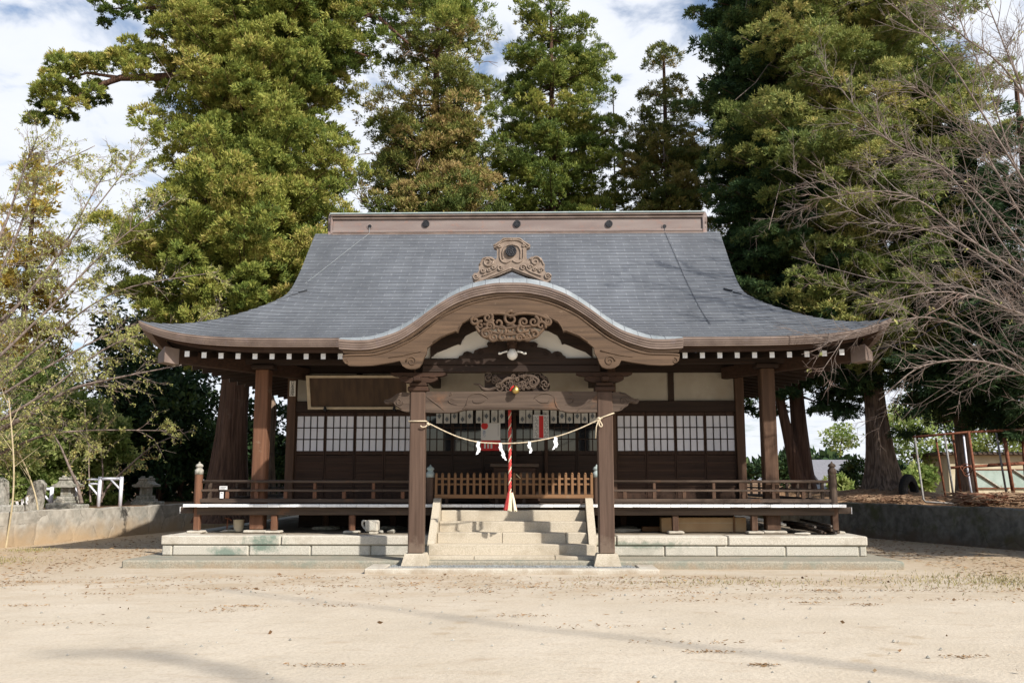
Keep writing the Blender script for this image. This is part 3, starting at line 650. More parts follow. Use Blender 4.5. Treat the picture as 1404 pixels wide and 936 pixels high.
m.build('board_carving', M['barge_x'], barge, smooth=True)
# pendant carving of clouds
m = MB(); rs = random.Random(4)
def cloud(m, spots, y, th): 
    for cx, cz, r, tu, a0, hd in spots: spiral(m, cx, cz, y+rs.uniform(-.02,.02), r, tu, th, a0, hd, 26)
def UP(zx, zy, Y=YK+.04): 
    p = U(620+zx/7.8, 420+zy/7.8, Y); return p.x, p.z
spots = []
for zx, zy, r in ((245,155,46),(380,120,52),(490,175,62),(630,130,80),(765,170,52),(870,165,58),(980,135,50),(300,200,42),(400,210,46),(520,255,56),(630,250,62),(740,250,48),(830,280,52),(950,205,50),(360,290,52),(440,330,48),(540,330,44),(620,320,44),(720,335,44),(800,335,40),(880,300,46),(1020,160,40)):
    x, z = UP(zx, zy); spots.append((x, z, r/7.8/72, rs.choice((1.2,1.4,1.6)), rs.uniform(0,6.28), rs.choice((-1,1))))
cloud(m, spots, YK+.055, .034)
for path in (((210,140),(300,95),(450,75),(560,80),(630,105),(700,80),(820,75),(950,100),(1050,150)), ((250,210),(310,300),(400,345),(520,355),(630,350),(760,350),(880,330),(940,280),(1010,200)), ((330,190),(470,215),(560,235),(690,215),(800,215),(900,200)), ((380,250),(470,285),(590,300),(700,290),(820,260))):
    pp = catmull([(UP(*q)[0], YK+.06, UP(*q)[1]) for q in path], 5); m.tube(pp, .03, 6)
gg = m.build('gable_pendant', M['barge_x'], prow, smooth=True)
# crown ornament on the porch ridge
def UO(zx, zy, Y=-3.72):
    p = U(630+zx/9.36, 310+zy/9.36, Y); return p.x, p.z
half = [(670,148),(560,150),(520,185),(430,240),(440,270),(480,285),(480,400),(465,430),(420,395),(350,390),(285,430),(245,495),(250,570),(230,600),(190,600),(160,640),(170,700),(230,735),(450,650),(670,560)]
xc = UO(670,300)[0]
poly = [UO(*q) for q in half]; poly = poly + [(2*xc-x, z) for x, z in poly[::-1][1:-1]]
ORN = empty  # (kept as a part of the porch roof)
m = MB(); m.prism(poly, -3.72, -3.52); orn = m.build('crown_ornament', M['carve'], prow)
m = MB()
for sgn in (-1, 1):
    def q(zx, zy):
        x, z = UO(zx, zy); return (x if sgn < 0 else 2*xc-x), z
    for zx, zy, r, tu in ((365,455,75,1.3),(210,650,45,1.5),(300,570,35,1.4),(375,560,28,1.2),(435,525,32,1.2),(525,535,45,1.3),(515,255,24,1.2)):
        x, z = q(zx, zy); spiral(m, x, z, -3.735, r/9.36/77, tu, .017, 0, sgn, 22)
    for path in (((470,270),(540,205),(600,180),(670,178)), ((520,290),(520,400),(545,450),(600,470),(660,440)), ((560,420),(555,330),(590,260),(670,235)), ((290,640),(400,600),(470,560),(500,500)), ((240,720),(450,625),(670,535)), ((260,500),(300,420),(370,405),(440,430)), ((445,250),(520,200),(565,165),(670,160))):
        pp = catmull([(q(*a)[0], -3.73, q(*a)[1]) for a in path], 6); m.tube(pp, .014, 6)
m.build('ornament_carving', M['carve'], orn, smooth=True)
cp = UO(662,325); crest(prow, cp[0], -3.735, cp[1], .105)

# ------------------------------------------------------------------ porch frame
for sx in (-1, 1):
    x = sx*1.735
    bx('porch_pillar', M['pillar_z'], hall, x-.142, x+.142, -3.542, -3.258, .365, 3.30, .018)
    m = MB(); i = len(m.v)
    b0, b1 = .245, .19
    for hw, z in ((b0,.15),(b0-.004,.165),(b1,.352),(b1-.012,.364)):
        for a, b in ((-1,-1),(1,-1),(1,1),(-1,1)): m.vert((x+a*hw, -3.4+b*hw, z))
    for r_ in range(3):
        for k in range(4): m.f.append([r_*4+k, r_*4+(k+1)%4, r_*4+4+(k+1)%4, r_*4+4+k])
    m.f += [[3,2,1,0],[12,13,14,15]]
    m.build('pillar_plinth', M['stairstone'], hall)
    m = MB()                                      # bearing blocks and bracket arms
    m.box(x-.19, x+.19, -3.56, -3.24, 3.305, 3.40, .02); m.box(x-.16, x+.16, -3.55, -3.25, 3.405, 3.47, .015)
    for dz, L2, h in ((3.475,.36,.10),(3.585,.52,.075)):
        m.prism([(x-L2, dz+h), (x-L2, dz+h*.55), (x-L2+.07, dz+h*.2), (x-L2*.62, dz), (x+L2*.62, dz), (x+L2-.07, dz+h*.2), (x+L2, dz+h*.55), (x+L2, dz+h)], -3.50, -3.30)
    m.box(x-.065, x+.065, -3.78, -3.0, 3.48, 3.56, .015)
    for bxx in (-.26, 0, .26): m.box(x+bxx-.06, x+bxx+.06, -3.52, -3.28, 3.565, 3.60, .01)
    m.build('bracket', M['brown_x'], hall)
    # carved beam nose outside the pillar
    pn = [(1.878,3.285),(2.02,3.295),(2.12,3.27),(2.22,3.20),(2.29,3.165),(2.35,3.16),(2.375,3.125),(2.345,3.085),(2.28,3.085),(2.235,3.105),(2.19,3.095),(2.16,3.04),(2.10,3.005),(2.05,2.96),(1.98,2.935),(1.878,2.93)]
    m = MB(); m.prism([(sx*a, b) for a, b in pn], -3.51, -3.29)
    nb = m.build('beam_nose', M['weather_x'], hall)
    m = MB(); spiral(m, sx*2.08, 3.12, -3.515, .075, 1.3, .013, 0, sx); pe = catmull([(sx*a, -3.513, b+.012) for a, b in ((2.03,2.97),(2.10,3.02),(2.16,3.06),(2.2,3.11),(2.28,3.10),(2.34,3.115))], 4); m.tube(pe, .011, 5)
    m.tube([(sx*a, -3.513, b-.012) for a, b in ((2.02,3.285),(2.12,3.26),(2.22,3.19),(2.29,3.165),(2.35,3.15))], .011, 5); m.build('nose_carving', M['weather_x'], nb, smooth=True)
# carved tie beam
pl = [(-1.592,3.305),(1.592,3.305),(1.592,2.918)] + catmull([(1.592,2.918),(1.30,2.915),(1.05,2.918),(.93,2.95),(.75,2.972),(0,2.976),(-.75,2.972),(-.93,2.95),(-1.05,2.918),(-1.30,2.915),(-1.592,2.918)], 3)[1:]
m = MB(); m.prism([tuple(p) for p in pl], -3.52, -3.28); tie = m.build('tie_beam', M['weather_x'], hall)
m = MB()
for sx in (-1, 1):
    for path in (((1.585,3.22),(1.48,3.14),(1.32,3.02),(1.22,2.93)), ((.93,2.94),(.86,3.0),(.82,3.10),(.80,3.20)), ((1.0,3.05),(1.10,3.08),(1.16,3.13),(1.12,3.17),(1.05,3.15)), ((.80,3.2),(.70,3.26),(.55,3.26),(.45,3.20),(.42,3.16)), ((.45,3.16),(.55,3.10),(.68,3.10),(.72,3.15)), ((1.15,3.22),(1.10,3.26),(1.13,3.285))):
        pp = catmull([(sx*a, -3.521, b) for a, b in path], 5); m.tube(pp, [.004+.010*math.sin(math.pi*i/(len(pp)-1)) for i in range(len(pp))], 5)
m.tube([(a, -3.521, b) for a, b in [(-.9,2.985),(-.7,3.0),(0,3.004),(.7,3.0),(.9,2.985)]], .008, 5)
m.build('beam_carving', M['weather_x'], tie, smooth=True)
m = MB(); m.box(-1.66, 1.66, -3.50, -3.30, 3.668, 3.80, .012); m.box(-1.66, 1.66, -3.485, -3.315, 3.803, 3.932, .012); m.build('rainbow_beam', M['dark_x'], hall)
# beams that tie the porch back to the hall
for sx in (-1, 1): bx('porch_girder', M['dark_y'], hall, sx*1.735-.09, sx*1.735+.09, -3.25, -.09, 3.70, 3.93, .01)
# tympanum: plaster, dark inner arch, dark carved strut
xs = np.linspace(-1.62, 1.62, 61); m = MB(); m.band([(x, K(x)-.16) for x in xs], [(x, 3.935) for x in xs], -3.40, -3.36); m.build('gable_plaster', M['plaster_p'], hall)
m = MB(); arch = [(-x, z) for x, z in low[14:]] + [(x, z) for x, z in low[14:][::-1][1:]]
arch = [(x, z-.075-(.05 if abs(x) < 1.3 else 0)) for x, z in arch]
m.band([(x, K(x)-.15) for x, z in arch], arch, -3.46, -3.405); m.build('inner_arch', M['dark_x'], hall)
def UK(zx, zy, Y=-3.47):
    p = U(620+zx/7.8, 420+zy/7.8, Y); return p.x, p.z
m = MB(); ks = [(65,556),(75,530),(110,520),(125,490),(160,478),(200,490),(225,505),(240,470),(290,450),(345,440),(385,430),(370,400),(385,380),(430,375),(580,375),(700,375),(760,360),(820,380),(880,378),(918,400),(905,432),(950,440),(1010,455),(1050,480),(1065,502),(1090,485),(1130,478),(1165,490),(1185,520),(1212,535),(1215,556)]
m.prism([UK(*q) for q in ks], -3.48, -3.41); ky = m.build('frog_leg_strut', M['dark_x'], hall)
m = MB()
for zx, zy, r in ((160,520,26),(300,500,30),(430,415,26),(860,415,26),(1000,500,30),(1120,520,26)):
    x, z = UK(zx, zy); spiral(m, x, z, -3.485, r/7.8/72, 1.3, .012, 0, 1 if zx < 640 else -1)
m.build('strut_carving', M['dark_x'], ky, smooth=True)
x, z = UK(640, 405, -3.6); m = MB(); m.box(x-.09, x+.09, -3.72, -3.42, z-.07, z+.09, .015); m.build('strut_block', M['brown_y'], hall)
# carved dragon panel between the two beams
def UD(zx, zy, Y=-3.44):
    p = U(620+zx/7.8, 420+zy/7.8, Y); return p.x, p.z
m = MB(); rs = random.Random(12)
m.prism([UD(*q) for q in ((345,900),(345,715),(440,715),(600,712),(960,715),(1020,760),(1050,850),(1030,905),(650,908))], -3.40, -3.37)
dg = m.build('carved_panel', M['dark_x'], hall)
m = MB()
body = catmull([(UD(*q)[0], -3.43+.02*math.sin(q[0]*.02), UD(*q)[1]) for q in ((230,830),(290,838),(330,880),(400,890),(480,860),(540,800),(600,770),(680,770),(760,740),(850,745),(920,790),(880,850),(800,870),(720,850),(660,810))], 6)
m.tube(body, [.012+.026*min(1, i/14)*(1-.35*i/len(body)) for i in range(len(body))], 8)
for _ in range(64):
    zx, zy = rs.uniform(375,1010), rs.uniform(735,885); x, z = UD(zx, zy); spiral(m, x, z, -3.44+rs.uniform(-.03,.02), rs.uniform(.03,.085), rs.choice((1,1.4)), .017, rs.uniform(0,6.28), rs.choice((-1,1)), 14)
m.build('dragon_carving', M['weather_x'], dg, smooth=True)
# ------------------------------------------------------------------ eave columns and hall body
for sx in (-1, 1):
    c = bx('eave_column', M['red_z'] if sx < 0 else M['column_z'], hall, sx*5.33-.145, sx*5.33+.145, -1.30, -1.01, .66, 4.00, .02)
    bx('column_base', M['stone'], hall, sx*5.33-.24, sx*5.33+.24, -1.40, -.91, .595, .655, .02)
    bx('column_cap', M['dark_x'], hall, sx*5.33-.24, sx*5.33+.24, -1.32, -.99, 4.005, 4.10, .02)
bx('eave_purlin', M['dark_x'], hall, -6.2, 6.2, -1.26, -1.05, 4.105, 4.27, .01)
for x in (-5.0, 5.0): bx('hall_post', M['column_z'], hall, x-.095, x+.095, -.11, .10, 1.19, 4.30, .012)
for x in (-2.17, 2.17): bx('hall_post', M['column_z'], hall, x-.085, x+.085, -.13, .10, 1.19, 4.30, .012)
bx('head_beam', M['dark_x'], hall, -5.2, 5.2, -.08, .10, 4.055, 4.36, .01)
bx('lintel', M['dark_x'], hall, -5.09, 5.09, -.065, .09, 3.175, 3.42, .01)
for a, b in ((-4.90,-2.26),(-2.08,2.08),(2.26,4.90)):
    bx('wall_plaster', M['plaster'], hall, a, b, .02, .08, 3.423, 4.052)
for x in (-3.5, 3.5): bx('wall_strut', M['dark_z'], hall, x-.065, x+.065, -.02, .09, 3.425, 4.05)
bx('sill', M['dark_x'], hall, -5.09, 5.09, -.07, .09, 1.195, 1.27, .01)
m = MB(); m.box(-5.08, -5.0, .1, 6.3, 1.0, 4.4); m.box(5.0, 5.08, .1, 6.3, 1.0, 4.4); m.box(-5.08, 5.08, 6.3, 6.38, 1.0, 4.4); m.box(-5.0, 5.0, .1, 6.3, 4.3, 4.36); m.box(-5.0, 5.0, .09, 6.3, 1.02, 1.18)
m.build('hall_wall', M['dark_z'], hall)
# sliding doors
def door(x0, x1, paper=True):
    zb, zt = 1.275, 3.17; g0, g1 = 2.315, 3.085; y0, y1 = -.035, .0
    m = MB(); sw = .034
    m.box(x0+.004, x0+sw, y0, y1, zb, zt, .004); m.box(x1-sw, x1-.004, y0, y1, zb, zt, .004)
    m.box(x0+sw, x1-sw, y0+.001, y1-.001, zb, zb+.09, .004); m.box(x0+sw, x1-sw, y0+.001, y1-.001, g1, zt, .004); m.box(x0+sw, x1-sw, y0+.001, y1-.001, g0-.085, g0, .004)
    d = m.build('sliding_door', M['brown_z'] if paper else M['dark_z'], hall)
    m = MB(); n = 5
    for k in range(n):
        a = zb+.09+(g0-.085-zb-.09)*k/n; b = zb+.09+(g0-.085-zb-.09)*(k+1)/n
        m.box(x0+sw, x1-sw, y0+.016, y0+.026, a, b-.012)
    m.build('door_boards', M['brown_x' if paper else 'dark_x'], d)
    for k in range(1, n): bx('slat', M['column_x' if paper else 'brown_x'], d, x0+sw, x1-sw, y0+.001, y0+.0155, zb+.09+(g0-.085-zb-.09)*k/n-.010, zb+.09+(g0-.085-zb-.09)*k/n+.004)
    m = MB(); m.box(x0+sw, x1-sw, y0+.020, y0+.026, g0, g1); m.build('paper_pane' if paper else 'window_glass', M['paper' if paper else 'glass'], d)
    m = MB(); w = x1-x0-2*sw
    for k in range(1, 4): m.box(x0+sw+w*k/4-.011, x0+sw+w*k/4+.011, y0+.004, y0+.019, g0, g1)
    for k in range(1, 3): m.box(x0+sw, x1-sw, y0+.0055, y0+.0185, g0+(g1-g0)*k/3-.011, g0+(g1-g0)*k/3+.011)
    m.build('lattice', M['dark_z'], d)
for sx in (-1, 1):
    e = [2.26, 2.26+.655, 2.26+1.31, 2.26+1.965, 4.90] if sx > 0 else [-4.90, -4.90+.665, -4.90+1.33, -4.90+1.99, -2.26]
    for a, b in zip(e[:-1], e[1:]): door(a, b)
for k in range(6): door(-2.08+k*4.16/6, -2.08+(k+1)*4.16/6, False)
m = MB(); 
for x in (-.0, .70): m.box(x-.04, x+.04, -.075, -.037, 1.3, 3.17, .008)
m.build('door_stile', M['brown_z'], hall)
# deck
dk = bx('deck', M['weather_y'], hall, -6.72, 6.68, -1.60, -.14, 1.135, 1.186, .004)
m = MB(); m.box(-6.72, -5.12, -.13, 7.2, 1.135, 1.185); m.box(5.12, 6.68, -.13, 7.2, 1.135, 1.185); m.build('side_deck', M['weather_x'], dk)
m = MB(); rs = random.Random(6); x = -6.74
while x < 6.66:
    w = rs.choice((.14,.2,.24,.28)); x2 = min(x+w, 6.70); m.box(x+.002, x2-.002, -1.655+rs.uniform(-.006,.006), -1.60, 1.131+rs.uniform(-.003,.003), 1.190, .004); x = x2
m.build('deck_edge', M['white'], dk)
db = bx('deck_beam', M['weather_x'], hall, -6.52, 6.52, -1.47, -1.33, .965, 1.13, .012)
for sx in (-1, 1):
    e = bx('beam_end', M['weather_x'], db, min(sx*6.59, sx*6.86), max(sx*6.59, sx*6.86), -1.46, -1.34, 1.0, 1.128, .01)
    bx('beam_tip', M['white'], e, min(sx*6.861, sx*6.872), max(sx*6.861, sx*6.872), -1.463, -1.337, .997, 1.131, .002)
px_posts = [-6.52, -4.92, -3.31, 3.30, 4.90, 6.53]
for i, x in enumerate(px_posts):
    bx('deck_post', M['red_z'] if i < 3 else M['column_z'], hall, x-.062, x+.062, -1.465, -1.335, .655, 1.13 if abs(x) > 6 else .963, .01)
    bx('post_stone', M['stone'], hall, x-.16, x+.16, -1.56, -1.26, .60, .652, .018)
for x in (-4.2, -2.7, -1.2, .6, 2.4, 4.0, 5.6):
    bx('inner_post', M['brown_z'], hall, x-.07, x+.07, .1, .24, .64, 1.13, .01)
    m = MB(); m.rock((x, .17, .62), (.34, .26, .07), int(abs(x)*10)+1); m.build('post_stone', M['oldstone'], hall)
bx('floor_skirt', M['dark_x'], hall, -5.0, 5.0, .9, .95, .6, 1.13)
# railings
def finial(c, par, mt, z0=1.80, s=1.0):
    m = MB(); m.lathe(c, [(.085*s,0),(.088*s,.09),(.072*s,.10),(.072*s,.115),(.055*s,.125),(.05*s,.14),(.075*s,.155),(.08*s,.175),(.062*s,.205),(.025*s,.225),(.012*s,.255),(.004,.262)], 16)
    return m.build('finial', mt, par, smooth=True)
for sx in (-1, 1):
    xo, xi = sx*6.53, sx*1.80
    mp = 'weather_x'
    rl = bx('railing', M[mp], hall, min(xo, xi), max(xo, xi), -1.455, -1.345, 1.215, 1.295, .008)
    m = MB(); m.tube([(xi, -1.40, 1.645), (xo, -1.40, 1.645)], .030, 10); m.build('top_rail', M[mp], rl, smooth=True)
    bx('middle_rail', M[mp], rl, min(xo, xi), max(xo, xi), -1.435, -1.365, 1.44, 1.485, .006)
    for k in range(1, 8):
        x = xo - sx*.607*k; tall = k % 2 == 0
        bx('strut', M['red_z'] if sx < 0 else M['column_z'], rl, x-.038, x+.038, -1.432, -1.368, 1.297, 1.438, .008)
        if tall: bx('strut', M['red_z'] if sx < 0 else M['column_z'], rl, x-.030, x+.030, -1.430, -1.370, 1.487, 1.615, .008)
    m = MB(); m.lathe((xo, -1.40, 1.19), [(.082,0),(.082,.60)], 16); cpst = m.build('corner_post', M['red_z'] if sx < 0 else M['weather_z'], hall, smooth=False)
    finial((xo, -1.40, 1.792), cpst, M['oldstone'] if sx < 0 else M['weather_z'])
    m = MB(); m.lathe((sx*1.715, -1.40, 1.19), [(.082,0),(.082,.54)], 16); npst = m.build('newel_post', M['pillar_z'], hall)
    finial((sx*1.715, -1.40, 1.732), npst, M['verdigris'])
    # side railing running back
    m = MB(); m.box(xo-.05, xo+.05, -1.28, 7.0, 1.215, 1.29); m.tube([(xo, -1.3, 1.645), (xo, 7.0, 1.645)], .03, 8); m.box(xo-.03, xo+.03, -1.28, 7.0, 1.44, 1.485)
    for y in np.arange(-.7, 7, .9): m.box(xo-.03, xo+.03, y-.03, y+.03, 1.29, 1.62)
    m.build('side_railing', M['weather_y'], hall)

# ------------------------------------------------------------------ things on and around the hall
def fence(x0, xs, x1, label):
    f = empty('picket_fence', ((x0+x1)/2, -1.46, 1.19), label, 'picket fence', 'picket fence panels at the top of the stairs')
    bx('bottom_rail', M['fence_x'], f, x0, x1, -1.50, -1.43, 1.305, 1.385, .006)
    for z in (1.59, 1.70): bx('cross_rail', M['fence_x'], f, x0+.01, x1-.01, -1.470, -1.448, z-.019, z+.019, .003)
    m = MB()
    for sx_ in (x0+.25, x1-.25): m.box(sx_-.03, sx_+.03, -1.50, -1.44, 1.19, 1.304)
    m.build('fence_foot', M['dark_z'], f)
    first = None
    for x in xs:
        if first is None:
            m = MB(); m.box(x-.027, x+.027, -1.498, -1.472, 1.386, 1.80, .005); m.tube([(x, -1.485, 1.80), (x, -1.485, 1.815), (x, -1.485, 1.828)], [.027, .020, .008], 8)
            first = m.build('picket', M['fence_z'], f); fx = x
        else: copy_tree(first, (x-fx, 0, 0), f)
fence(-1.615, [-1.583+.1296*k for k in range(12)], -.09, 'left panel of low brown picket fence across the top of the stairs')
fence(-.03, [.02+.132*k for k in range(13)], 1.635, 'right panel of low brown picket fence with a pale stick by its latch')
m = MB(); p, q = U(707.5,649.5,-1.52), U(713.5,655.5,-1.52); m.tube([p, q], .012, 6); tag(m.build('latch_stick', M['bamboo']), 'short pale stick through the latch between the picket fence panels', 'stick')
ob = empty('offertory_box', (.01, -.7, 1.19), 'dark wooden offertory box behind the picket fence', 'offering box')
m = MB(); m.box(-.43, .46, -.92, -.45, 1.29, 1.94, .01); m.build('box_body', M['brown_x'], ob)
bx('lid_frame', M['weather_x'], ob, -.50, .53, -.98, -.40, 1.945, 2.02, .012)
bx('box_base', M['brown_x'], ob, -.52, .55, -1.0, -.42, 1.192, 1.288, .012)
for a in (-.34, .14): bx('side_panel', M['weather_x'], ob, a, a+.24, -.932, -.921, 1.60, 1.84, .004)

# votive frame
vf = empty('votive_frame', (-3.46, -.35, 3.2), 'large dark votive picture board in a beige frame under the left eave', 'framed board')
tilt = [(-.14, 3.25), (-.42, 3.975)]
def slab(m, x0, x1, t0, t1, d0, d1):
    q = lambda t, d: (tilt[0][0]+(tilt[1][0]-tilt[0][0])*t - d*.93, tilt[0][1]+(tilt[1][1]-tilt[0][1])*t - d*.36)
    m.prismx([q(t0,d0), q(t1,d0), q(t1,d1), q(t0,d1)], x0, x1)
m = MB(); slab(m, -4.58, -2.33, 0, 1, 0, .02); m.build('picture_board', mat('dark_painted_board', (.045,.025,.014), (.075,.042,.022), rough=.6, scale=3, stretch=(3,1,.6), c3=(.10,.045,.025), scale3=2.5, ramp3=(.62,.72)), vf)
m = MB(); slab(m, -4.60, -4.53, 0, 1, .021, .07); slab(m, -2.38, -2.31, 0, 1, .021, .07); slab(m, -4.529, -2.381, 0, .07, .021, .07); slab(m, -4.529, -2.381, .93, 1, .021, .07); m.build('frame', M['frame'], vf)
m = MB()
for px in (446.5, 541): 
    x = U(px, 556, -.2).x; m.box(x-.03, x+.03, -.30, -.075, 3.19, 3.25, .01); m.box(x-.022, x+.022, -.30, -.235, 3.25, 3.29, .008)
m.build('support_hook', M['black'], vf)

# writing
def text(s, size, loc, rot, mt, parent, name='lettering', ext=.001):
    c = bpy.data.curves.new(name, 'FONT'); c.body = s; c.size = size; c.extrude = ext; c.align_x = 'CENTER'; c.align_y = 'CENTER'; c.space_line = .9
    t = bpy.data.objects.new('tmp_text', c); COL.objects.link(t); dg = bpy.context.evaluated_depsgraph_get(); dg.update()
    me = bpy.data.meshes.new_from_object(t.evaluated_get(dg)); bpy.data.objects.remove(t); me.materials.clear(); me.materials.append(mt)
    o = bpy.data.objects.new(name, me); COL.objects.link(o); place(o, loc, parent); o.rotation_euler = rot; return o
a, b = U(397.6, 522, -.14), U(404.8, 543, -.14)
npl = bx('name_tablet', M['plaster_p'], None, a.x, b.x, -.15, -.12, b.z, a.z, .004); tag(npl, 'small upright wooden tablet with black characters on the left corner post', 'name plate')
cx = (a.x+b.x)/2
for k, ch in enumerate('\u65e5\u672c\u907a\u7523'): text(ch, .10, (cx, -.1535, a.z-.052-.082*k), (math.pi/2,0,0), M['black'], npl)
# posters
a, b = U(659.5, 579.5, -.10), U(686, 617.5, -.10)
ps = bx('poster', M['print'], None, a.x, b.x, -.105, -.10, b.z, a.z); tag(ps, 'white poster with a red disc above and a red foot, left of the bell rope', 'poster')
w, h = b.x-a.x, a.z-b.z
m = MB(); m.box(a.x, b.x, -.108, -.1055, b.z, b.z+h*.37); m.build('red_field', M['redpaint'], ps)
m = MB(); m.tube([(a.x+w*.19, -.1075, a.z-h*.11), (a.x+w*.19, -.1055, a.z-h*.11)], [w*.18]*2, 24); m.build('red_disc', M['redpaint'], ps)
m = MB()
for k in range(3): m.box(a.x+w*(.16+.17*k), a.x+w*(.25+.17*k), -.110, -.1085, b.z+h*.08, b.z+h*.30)
m.build('white_bars', M['print'], ps)
text('\u3042\n\u308a', .085, (a.x+w*.17, -.1085, a.z-h*.40), (math.pi/2,0,0), M['blueink'], ps)
m = MB()
for k in range(14): m.box(a.x+w*.87, a.x+w*.905, -.1075, -.1055, a.z-h*(.08+.030*k), a.z-h*(.065+.030*k))
for k in range(3):
    for j in range(2): m.box(a.x+w*(.74+.11*j), a.x+w*(.80+.11*j), -.1105, -.1085, b.z+h*(.05+.05*k), b.z+h*(.075+.05*k))
m.build('small_print', M['ink'], ps)
a, b = U(730.8, 568.5, -.30), U(752.5, 601, -.30)
pc = bx('poster', M['print'], None, a.x, b.x, -.305, -.30, b.z, a.z); tag(pc, 'white chart poster with small print and a red centre strip, right of the bell rope', 'poster')
w, h = b.x-a.x, a.z-b.z
m = MB(); m.box(a.x+w*.38, a.x+w*.66, -.308, -.3055, b.z+h*.03, a.z-h*.04); m.build('red_strip', M['redpaint'], pc)
for cols in ((.14,.20,.28), (.71,.77,.85,.91)):
  m = MB()
  for k in range(15):
    z = a.z-h*(.07+.0625*k)
    if cols[0] < .5: m.box(a.x+w*.035, a.x+w*.085, -.3075, -.3055, z-h*.03, z)
    for c0 in cols:
        if (k*7+int(c0*100)) % 5: m.box(a.x+w*c0, a.x+w*(c0+.052), -.3075, -.3055, z-h*.036, z-h*.004)
  m.build('small_print', M['ink'], pc)
# curtain of hanging white strips with diamond emblems
ct = empty('strip_curtain', (0, -.2, 3.2), 'row of hanging white cloth strips with dark diamond emblems below the beam', 'curtain')
bx('curtain_rod', M['dark_x'], ct, -2.05, 2.05, -.215, -.185, 3.235, 3.27)
zt, zb = 3.23, U(650, 580, -.2).z
pxs = [612+81.5*k for k in range(9)]
xsx = [U(520+(q+32)/7.8, 575, -.2).x for q in (640-30+0, 724-32, 804-32, 891-32, 967-32, 1067-32, 1146-32, 1230-32, 1310-32)] + [U(700+(q+36)/7.8, 575, -.2).x for q in (90, 165, 250, 340, 425, 515, 595, 678, 757, 842)]
for k, x in enumerate(xsx):
    m = MB(); rows = []
    m.grid([[(x-.068+.136*i/6, -.20+.012*math.sin(i*1.4+k)*(1-t), zt+(zb-zt)*t*(1+.012*math.sin(k*2.1))) for i in range(7)] for t in (1,.66,.33,0)])
    s = m.build('cloth_strip', M['cloth'], ct, smooth=True)
    zc = zb + (.085 if k % 2 else .155); m = MB(); m.prism([(x, zc-.065), (x+.042, zc), (x, zc+.065), (x-.042, zc)], -.222, -.217); m.prism([(x, zc-.02), (x+.014, zc), (x, zc+.02), (x-.014, zc)], -.226, -.2225)
    m.build('diamond_emblem', M['ink'], s)

# rope with paper streamers between the pillars
sr = empty('straw_rope', (0, -3.57, 2.7), 'thin straw rope slung between the two porch pillars with knots at both ends', 'rope')
pr = [(588.5,580.5),(610,591),(632,600),(656,605.8),(678,607.3),(699,607.5),(726,605.5),(760,599),(790,589),(818,576.5),(826,572.5)]
path = [tuple(U(x, y, -3.575)) for x, y in pr]; path = catmull(path, 8)
m = MB(); m.tube(path, .0105, 8)
for ph in (0, math.pi):                               # twist of the strands
    m.tube([(p[0], p[1]+.007*math.cos(i*1.3+ph), p[2]+.007*math.sin(i*1.3+ph)) for i, p in enumerate(path)], .0065, 5)
m.build('rope_span', M['straw'], sr, smooth=True)
for sx, px, py in ((-1, 575, 577), (1, 832, 570.5)):
    p0 = U(px, py, -3.56); x = sx*1.735; h = .158; m = MB(); rise = .06 if sx > 0 else .0
    m.tube([(x-h,-3.558,p0.z-rise*.9),(x+h,-3.558,p0.z+rise),(x+h+.005,-3.24,p0.z+rise),(x-h,-3.24,p0.z),(x-h,-3.558,p0.z-rise*.9)], .013, 7)
    m.build('pillar_loop', M['straw'], sr, smooth=True)
m = MB(); a = U(587, 581, -3.58)
m.rock(a, (.04,.03,.035), 3); m.tube(catmull([a, a+Vector((-.05,-.01,-.05)), a+Vector((-.11,-.01,-.055)), a+Vector((-.14,-.01,-.03))], 5), .013, 6); m.build('rope_knot', M['straw'], sr, smooth=True)
m = MB(); a = U(821, 574, -3.58); m.rock(a, (.04,.03,.035), 4)
m.tube(catmull([a, a+Vector((.03,-.02,-.06)), a+Vector((.06,-.02,-.12)), a+Vector((.03,-.02,-.145)), a+Vector((.0,-.02,-.10)), a], 5), .012, 6)
m.tube([a, a+Vector((-.05,-.01,-.15)), a+Vector((-.065,-.01,-.36))], .011, 6); m.build('rope_knot', M['straw'], sr, smooth=True)
def streamer(px, py, segs, label):
    p = U(px, py, -3.60); m = MB(); x, z = p.x, p.z; y = -3.60
    for i, (dx_, dz_, wd) in enumerate(segs):
        a = Vector((x, y, z)); b = Vector((x+dx_, y-.012*(i % 2)+.006, z-dz_)); n = Vector((1,0,.25 if i % 2 else -.25))*wd
        k = len(m.v)
        for q in (a-n, a+n, b+n, b-n): m.vert(q)
        for q in (a-n, a+n, b+n, b-n): m.vert(q+Vector((0,.003,0)))
        m.f += [[k,k+1,k+2,k+3],[k+7,k+6,k+5,k+4],[k,k+4,k+5,k+1],[k+1,k+5,k+6,k+2],[k+2,k+6,k+7,k+3],[k+3,k+7,k+4,k]]
        x += dx_*.8 + (wd*.9 if i % 2 else -wd*.9)*.6; z -= dz_*.88
    tag(m.build('paper_streamer', M['papershide']), label, 'paper streamer', 'white zigzag paper streamers on the straw rope')
streamer(656.5, 605, [(-.015,.065,.028),(.03,.07,.026),(-.02,.075,.028),(-.01,.05,.022)], 'first white paper streamer from the left, hanging over the poster with the red disc')
streamer(686, 607, [(.01,.07,.028),(.03,.08,.028),(.03,.08,.03),(.035,.07,.026),(.02,.05,.02)], 'long white paper streamer just left of the red bell rope')
streamer(726, 605, [(.0,.06,.026),(.02,.065,.028),(.015,.06,.024),(.0,.05,.02)], 'small white paper streamer just right of the red bell rope')
streamer(762, 599, [(.0,.06,.03),(.02,.07,.034),(-.03,.07,.03),(-.025,.05,.022)], 'rightmost white paper streamer, right of the red and white chart poster')

